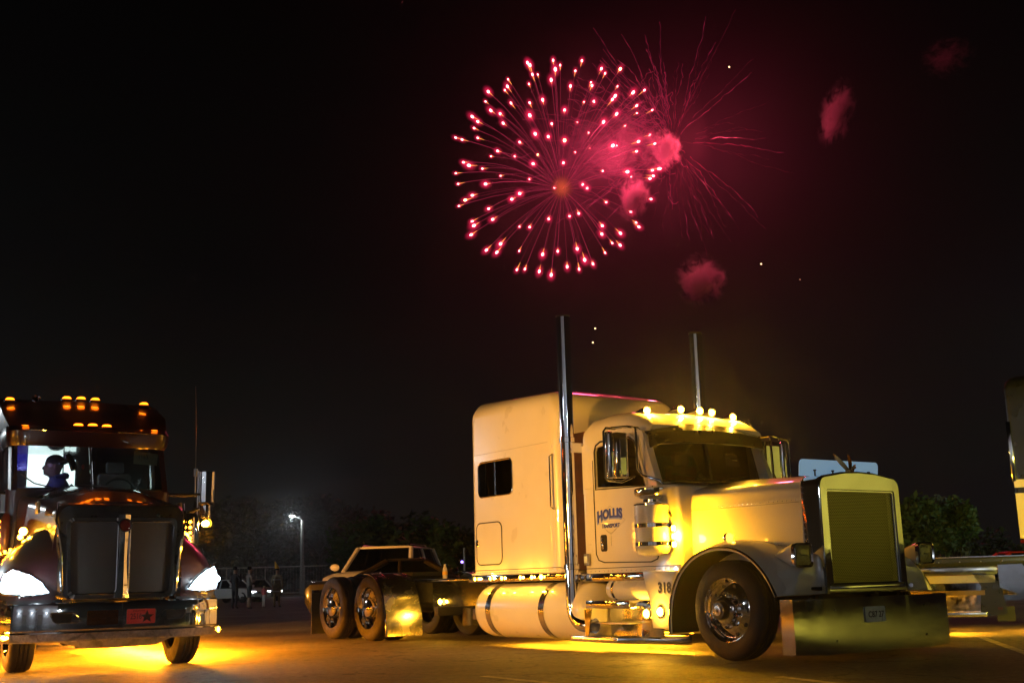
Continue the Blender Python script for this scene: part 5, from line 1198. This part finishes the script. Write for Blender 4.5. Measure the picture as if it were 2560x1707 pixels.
def firework():
    s0 = .40816
    cpx, cpy = 1080 + 795 * s0, 80 + 952 * s0
    C0 = fw(cpx, cpy)
    F = thing('firework', 'large round pink red firework burst with bright star heads above the white truck', 'firework', C0)
    gx, gy = 780, 845; R = 690
    rnd = random.Random(3)
    core = link('star', MB().sphere((0, 0, 0), .205, 12, 8), starm, F)
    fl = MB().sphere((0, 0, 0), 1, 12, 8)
    flo = link('star_halo', fl, star_halo, core); flo.scale = (1.15, 1.15, 1.15)
    first = True
    for (x, y) in PTS:
        rho = sqrt((x - gx) ** 2 + (y - gy) ** 2); dz = sqrt(max(0, R * R - rho * rho)) * rnd.choice((-1, 1)) * s0 * SC
        p = at_depth(1080 + x * s0, 80 + y * s0, FD + dz) - C0
        k = rnd.uniform(.62, 1.2)
        if first: o = core; first = False
        else:
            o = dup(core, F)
            if (x, y) in GOLD: o.data = GM
        if GM_box[0] is None:
            g2 = core.data.copy(); g2.materials.clear(); g2.materials.append(starg); GM_box[0] = g2
        if (x, y) in GOLD: o.data = GM_box[0]
        o.location = p; o.rotation_euler = p.to_track_quat('Z', 'Y').to_euler(); o.scale = (k * .92, k * .92, k * 1.45)
        # trail falls slightly under its own weight between burst and head
        L = p.length; pts = []
        for i in range(9):
            t = i / 8; pts.append(p * (.12 + .88 * t) + Vector((0, 0, .06 * L * sin(pi * t) * (.6 if p.z < 0 else 1.0))) + Vector((rnd.uniform(-1, 1), 0, rnd.uniform(-1, 1))) * .05)
        pts[-1] = p * .985
        r0 = rnd.uniform(.014, .052)
        link('trail', MB().tube(pts, [r0 * .3] + [r0 * (.45 + .55 * i / 8) for i in range(1, 9)], 5), trailm, F, recalc=False)
        d = (p - pts[-2]).normalized()
        link('spark_tail', MB().tube([p - d * rnd.uniform(1.0, 2.0), p - d * .3], [.01, .09], 5), trailg, F, recalc=False)
    fl2 = link('flash', MB().sphere((0, 0, 0), 1, 14, 10), vol_glow('centre_flash', (1, .14, .03), .30, 1.6), F); fl2.scale = (2.3, 2.3, 2.6)
    # the burst lights its own smoke
    ld = bpy.data.lights.new('burst_light', 'POINT'); ld.energy = 12500; ld.color = (1, .055, .15); ld.shadow_soft_size = 3.5
    lo = bpy.data.objects.new('burst_light', ld); COL.objects.link(lo); lo.parent = F; lo.location = (9, -7, 3)
    return F, C0
GM_box = [None]; GM = None
FW, C0 = firework()
def burst2():
    c = fw(1683, 356, 6)
    F = thing('firework', 'older fading firework of thin crooked ember trails, to the right of the round burst', 'firework', c)
    rnd = random.Random(11)
    for i in range(92):
        a = rnd.uniform(0, 2 * pi)
        if rnd.random() < .38: a = rnd.uniform(pi * .35, pi * .8)
        L = rnd.uniform(200, 400) * SC * (1.0 if sin(a) > -.2 else .85)
        if abs(a - pi) < .6: L *= 1.25
        el = rnd.uniform(-.5, .5); d = Vector((cos(a) * cos(el), sin(el), sin(a) * cos(el)))
        st = rnd.uniform(.08, .5); n_ = 22; pts = []; w = Vector((0, 0, 0))
        for k in range(n_):
            t = st + (1 - st) * k / (n_ - 1); w += Vector((rnd.gauss(0, 1), 0, rnd.gauss(0, 1))) * .13
            pts.append(d * L * t + w - Vector((0, 0, 1)) * 1.6 * t * t)
        hot = a > pi * .5 and a < pi * 1.25
        link('ember_trail', MB().tube(pts, [rnd.uniform(.03, .10) * (.6 + .4 * sin(k * 1.7 + i)) for k in range(n_)], 5), emb if (rnd.random() < .3 or hot) else emb2, F, recalc=False)
    # denser curls drifting into the round burst
    for i in range(120):
        x, y = -abs(rnd.gauss(0, 130)) - 8, rnd.gauss(0, 70); p = Vector((x * SC, rnd.uniform(-4, 4), -y * SC)); pts = []
        v = Vector((rnd.uniform(-1, 1), 0, rnd.uniform(-.5, .5)))
        for k in range(16):
            v = (v + Vector((rnd.gauss(0, .5), 0, rnd.gauss(0, .5)))).normalized(); p = p + v * .33 + Vector((-.1, 0, 0)); pts.append(p.copy())
        link('ember_trail', MB().tube(pts, [rnd.uniform(.03, .085) for _ in pts], 5), emb, F, recalc=False)
    return F
l_ = bpy.data.lights.new('burst_light', 'POINT'); l_.energy = 20000; l_.color = (1, .06, .13); l_.shadow_soft_size = 2  # extra light added at the fading burst to brighten the smoke puffs
_o = bpy.data.objects.new('burst_light', l_); COL.objects.link(_o); _o.parent = burst2(); _o.location = (5, -8, -3)
def smoke_mat(name, dens, scale, col, thr=.42, soft=2.0, glow=0):
    m = bpy.data.materials.new(name); m.use_nodes = True; n = m.node_tree; n.nodes.clear(); MATS[name] = m
    o = n.nodes.new('ShaderNodeOutputMaterial'); v = n.nodes.new('ShaderNodeVolumePrincipled'); t = n.nodes.new('ShaderNodeTexCoord')
    z = n.nodes.new('ShaderNodeTexNoise'); z.inputs['Scale'].default_value = scale; z.inputs['Detail'].default_value = 7; z.inputs['Roughness'].default_value = .6; z.inputs['Distortion'].default_value = 1.0
    n.links.new(t.outputs['Object'], z.inputs['Vector'])
    l = n.nodes.new('ShaderNodeVectorMath'); l.operation = 'LENGTH'; n.links.new(t.outputs['Object'], l.inputs[0])
    s = n.nodes.new('ShaderNodeMath'); s.operation = 'SUBTRACT'; s.inputs[0].default_value = 1; s.use_clamp = True; n.links.new(l.outputs['Value'], s.inputs[1])
    a = n.nodes.new('ShaderNodeMath'); a.operation = 'MULTIPLY_ADD'; a.inputs[1].default_value = soft; n.links.new(s.outputs[0], a.inputs[0])
    b = n.nodes.new('ShaderNodeMath'); b.operation = 'MULTIPLY_ADD'; b.inputs[1].default_value = 5.0; b.inputs[2].default_value = -2.5 - thr; n.links.new(z.outputs['Fac'], b.inputs[0])
    n.links.new(b.outputs[0], a.inputs[2])
    q = n.nodes.new('ShaderNodeMath'); q.operation = 'MULTIPLY'; q.inputs[1].default_value = dens; q.use_clamp = False
    c = n.nodes.new('ShaderNodeMath'); c.operation = 'MAXIMUM'; c.inputs[1].default_value = 0
    n.links.new(a.outputs[0], c.inputs[0]); n.links.new(c.outputs[0], q.inputs[0])
    w = n.nodes.new('ShaderNodeMath'); w.operation = 'MULTIPLY'; n.links.new(q.outputs[0], w.inputs[0]); n.links.new(s.outputs[0], w.inputs[1]); n.links.new(w.outputs[0], v.inputs['Density'])
    v.inputs['Color'].default_value = (*col, 1); v.inputs['Anisotropy'].default_value = 0
    n.links.new(v.outputs[0], o.inputs['Volume']); return m
def puff(label, px, py, dy, sx, sz, m, tilt=0, sy=None):
    p = fw(px, py, dy)
    o = link('smoke_puff', MB().sphere((0, 0, 0), 1, 16, 12), m, smooth=True)
    o.location = p; o.scale = (sx * SC, (sy or sx) * SC, sz * SC); o.rotation_euler = (0, tilt, 0)
    return tag(o, label, 'smoke', 'smoke puffs left by fireworks')
sm = smoke_mat('firework_smoke', 1.5, 2.2, (.95, .9, .9), .45, 1.6); sd = smoke_mat('dense_smoke', 3.0, 2.4, (.98, .85, .85), .40, 1.6); sw = smoke_mat('thin_wispy_smoke', .40, 3.0, (.95, .8, .85), .35, 1.0); sb_ = smoke_mat('thin_smoke_ball', .009, 1.8, (.95, .8, .85), .0, 1.1)
puff('bright pink smoke puff at the right rim of the round burst', 1664, 374, -4, 48, 62, sd)
puff('pale pink smoke puff low on the right side of the round burst', 1585, 492, -5, 46, 72, sd, .3)
puff('single pink smoke puff hanging below the fading burst', 1752, 700, -2, 74, 76, sm, .2)
puff('red smoke puff alone in the upper right sky', 2092, 282, -2, 52, 108, sm, .35)
puff('faintest smoke puff near the top right corner', 2368, 145, 0, 80, 62, sw)
puff('wispy pink smoke haze drifting across the round burst', 1545, 375, 2, 165, 130, sw, 0, 80)
puff('thin red lit smoke filling the round firework burst', 1410, 420, 0, 400, 400, sb_)
# drifting sparks
sk = emis('falling_spark', (1, .7, .35), 3.0)
for i, (px, py) in enumerate(((1488, 821), (1482, 856), (1903, 660), (2000, 699), (1823, 168))):
    lab = ['higher of the two pale sparks above the white truck', 'lower of the two pale sparks above the white truck', 'orange spark right of the lowest smoke puff', 'faint spark farthest right of the lowest smoke puff', 'orange spark in the sky right of the fading burst'][i]
    o = link('spark', MB().sphere((0, 0, 0), .13 if i not in (3,) else .07, 8, 6), sk); o.location = fw(px, py, -20)
    tag(o, lab, 'spark', 'falling sparks')

# ================================================================== unseen flood lights and trailer, added for light and reflections
def added_floodlight(label, loc, aim, power, col, cone, blend, h):
    p = Vector(loc); t = thing('added_flood_light', label, 'flood light', (p.x, p.y, 0), 0)
    for k in range(3):
        a = 2 * pi * k / 3; link('stand_leg', MB().cyl((.55 * cos(a), .55 * sin(a), 0), (0, 0, .7), .02, n=8), 'frame', t)
    link('stand_pole', MB().cyl((0, 0, .6), (0, 0, h - .12), .025, n=10), 'frame', t)
    d = (Vector(aim) - p).normalized(); rot = d.to_track_quat('-Z', 'Y')
    hd = link('lamp_head', MB().lathe([(.05, .22), (.16, .16), (.2, .02), (.2, 0), (.18, .0), (.14, .12), (.02, .14)], axis='Z', n=24), 'alu', t)
    hd.location = (0, 0, p.z); hd.rotation_euler = rot.to_euler()
    l = bpy.data.lights.new('fill_beam', 'SPOT'); l.energy = power; l.color = col; l.spot_size = cone; l.spot_blend = blend; l.shadow_soft_size = .16
    lo = bpy.data.objects.new('fill_beam', l); COL.objects.link(lo); lo.parent = t; lo.location = p - Vector((p.x, p.y, 0)) + d * .05; lo.rotation_euler = rot.to_euler()
added_floodlight('added amber flood light on a stand, unseen left of the frame', (-6.0, 5.5, 2.3), (.4, 16.8, 1.8), 7400, (1, .44, .050), radians(31), 1.0, 2.3)  # unseen fill light, added to warm the sleeper side
added_floodlight('added yellow flood light on a stand, unseen right of the frame', (8.8, 4.0, 2.6), (12.0, 11.0, .6), 8000, (1, .84, .09), radians(95), .7, 2.6)  # unseen light, added so lit ground and trailer brighten the chrome
tr = thing('added_box_trailer', 'added plain grey box trailer, unseen beyond the right edge of the frame', 'trailer', (17.0, 9.0, 0), radians(8))  # unseen trailer, added as a pale reflection for the grille shell
link('trailer_box', MB().box(0, 2.5, -5.5, 6.5, 1.15, 3.9), mat('grey_trailer_paint', (.30, .30, .29), .5, var=.25, vscale=.8), tr, bevel=.04)
link('side_rail', MB().box(-.03, 0, -5.4, 6.4, 1.12, 1.25), 'alu', tr)
link('landing_gear', MB().box(.2, .35, 4.2, 4.35, .1, 1.15), 'frame', tr)
for y_ in (-4.6, -3.3):
    w_ = wheel(tr, .0, y_, 'drive', -1, rz=-pi / 2)
added_floodlight('added amber flood light on a stand, unseen beyond the maroon truck, aimed at the parked cars', (-12.0, 19.0, 3.0), (-3.1, 28.6, 1.2), 7500, (1, .38, .05), radians(40), .6, 2.6)  # unseen fill light, added to brighten the parked cars
# unseen street lamps added for fill and glints; a second maroon truck that paint mirrors
def dup_tree(o, loc, rz, label):
    c = dup(o, None, loc, (0, 0, rz)); c['label'] = label; return c
def set_bulb(o, w):
    for c in o.children_recursive:
        if c.type == 'LIGHT': c.data = c.data.copy(); c.data.energy = w
set_bulb(dup_tree(P, (9, -24, 0), 1.2, 'added tall pale lit street lamp, unseen behind the camera, to the right'), 500)
set_bulb(dup_tree(P, (31, 47, 0), 2.6, 'added tall pale lit street lamp beside the right hand trees, unseen outside the frame'), 1300)  # added to light the right hand trees
set_bulb(dup_tree(P, (-34, 41, 0), .4, 'added tall pale lit street lamp left of the standing people, unseen outside the frame'), 4200)  # added to light the standing people
set_bulb(dup_tree(P, (-26, -9, 0), -.6, 'added tall pale lit street lamp, unseen behind the camera, to the left'), 450)
B2 = dup_tree(B, (-8.9, 11.9, 0), B.rotation_euler.z, 'second maroon truck with unlit headlamps parked just outside the left picture edge')
for c in B2.children:
    if c.name.startswith('headlight'):
        c.data = c.data.copy(); c.data.materials.clear(); c.data.materials.append(M['headoff'])
        for g_ in list(c.children):
            if g_.name.startswith('projector'): g_.data = c.data

# unseen pale hall with wall lamps, added for chrome, glass and paint to mirror
hall = thing('added_building', 'added long pale metal clad hall with roller doors, unseen behind the camera', 'added_building', (2, -30, 0))
wm_ = mat('pale_wall_cladding', (.55, .56, .58), .6, var=.1, vscale=.6)
wl_ = link('wall', MB().box(-38, 8, -6, 0, 0, 17.5), wm_, hall)
rb = None
for i in range(46):
    if rb is None: o_ = link('cladding_rib', MB().box(-.05, .05, 0, .06, .1, 17.4), wm_, wl_); rb = o_.data
    else: o_ = bpy.data.objects.new('cladding_rib', rb); COL.objects.link(o_); o_.parent = wl_
    o_.location = (-37.5 + i, 0, 0)
link('roof_edge', MB().box(-38.3, 8.3, -6.3, .3, 17.5, 17.9), 'frame', hall)
for x_ in (-24, -8):
    d_ = link('roller_door', MB().box(x_ - 2.2, x_ + 2.2, .06, .12, 0, 4.4), 'galv', hall)
    link('door_frame', MB().box(x_ - 2.4, x_ - 2.2, .05, .2, 0, 4.6).box(x_ + 2.2, x_ + 2.4, .05, .2, 0, 4.6).box(x_ - 2.4, x_ + 2.4, .05, .2, 4.4, 4.6), 'frame', d_)
for x_ in (-30, -16, -2):
    w_ = link('added_wall_lamp', MB().box(x_ - .3, x_ + .3, .5, .9, 6.4, 6.6), 'frame', hall)  # added lamps that brighten the unseen wall for reflections
    tube_light(hall, (x_, .7, 6.37), .5, .3, 420, (.80, .90, 1)); tube_light(hall, (x_, .7, 6.63), .5, .3, 800, (.80, .90, 1), (pi, 0, 0))

# ================================================================== haze added for the glow round lamps
HZ = .0010
hm = bpy.data.materials.new('added_haze_air'); hm.use_nodes = True; n = hm.node_tree; n.nodes.clear()
o = n.nodes.new('ShaderNodeOutputMaterial'); v = n.nodes.new('ShaderNodeVolumePrincipled'); v.inputs['Color'].default_value = (.9, .92, .95, 1)
v.inputs['Density'].default_value = HZ; v.inputs['Anisotropy'].default_value = .93; n.links.new(v.outputs[0], o.inputs['Volume'])
if HZ:
    hz = link('haze', MB().box(-90, 90, -40, 200, -1, 18.4), hm, smooth=False); tag(hz, kind='stuff')
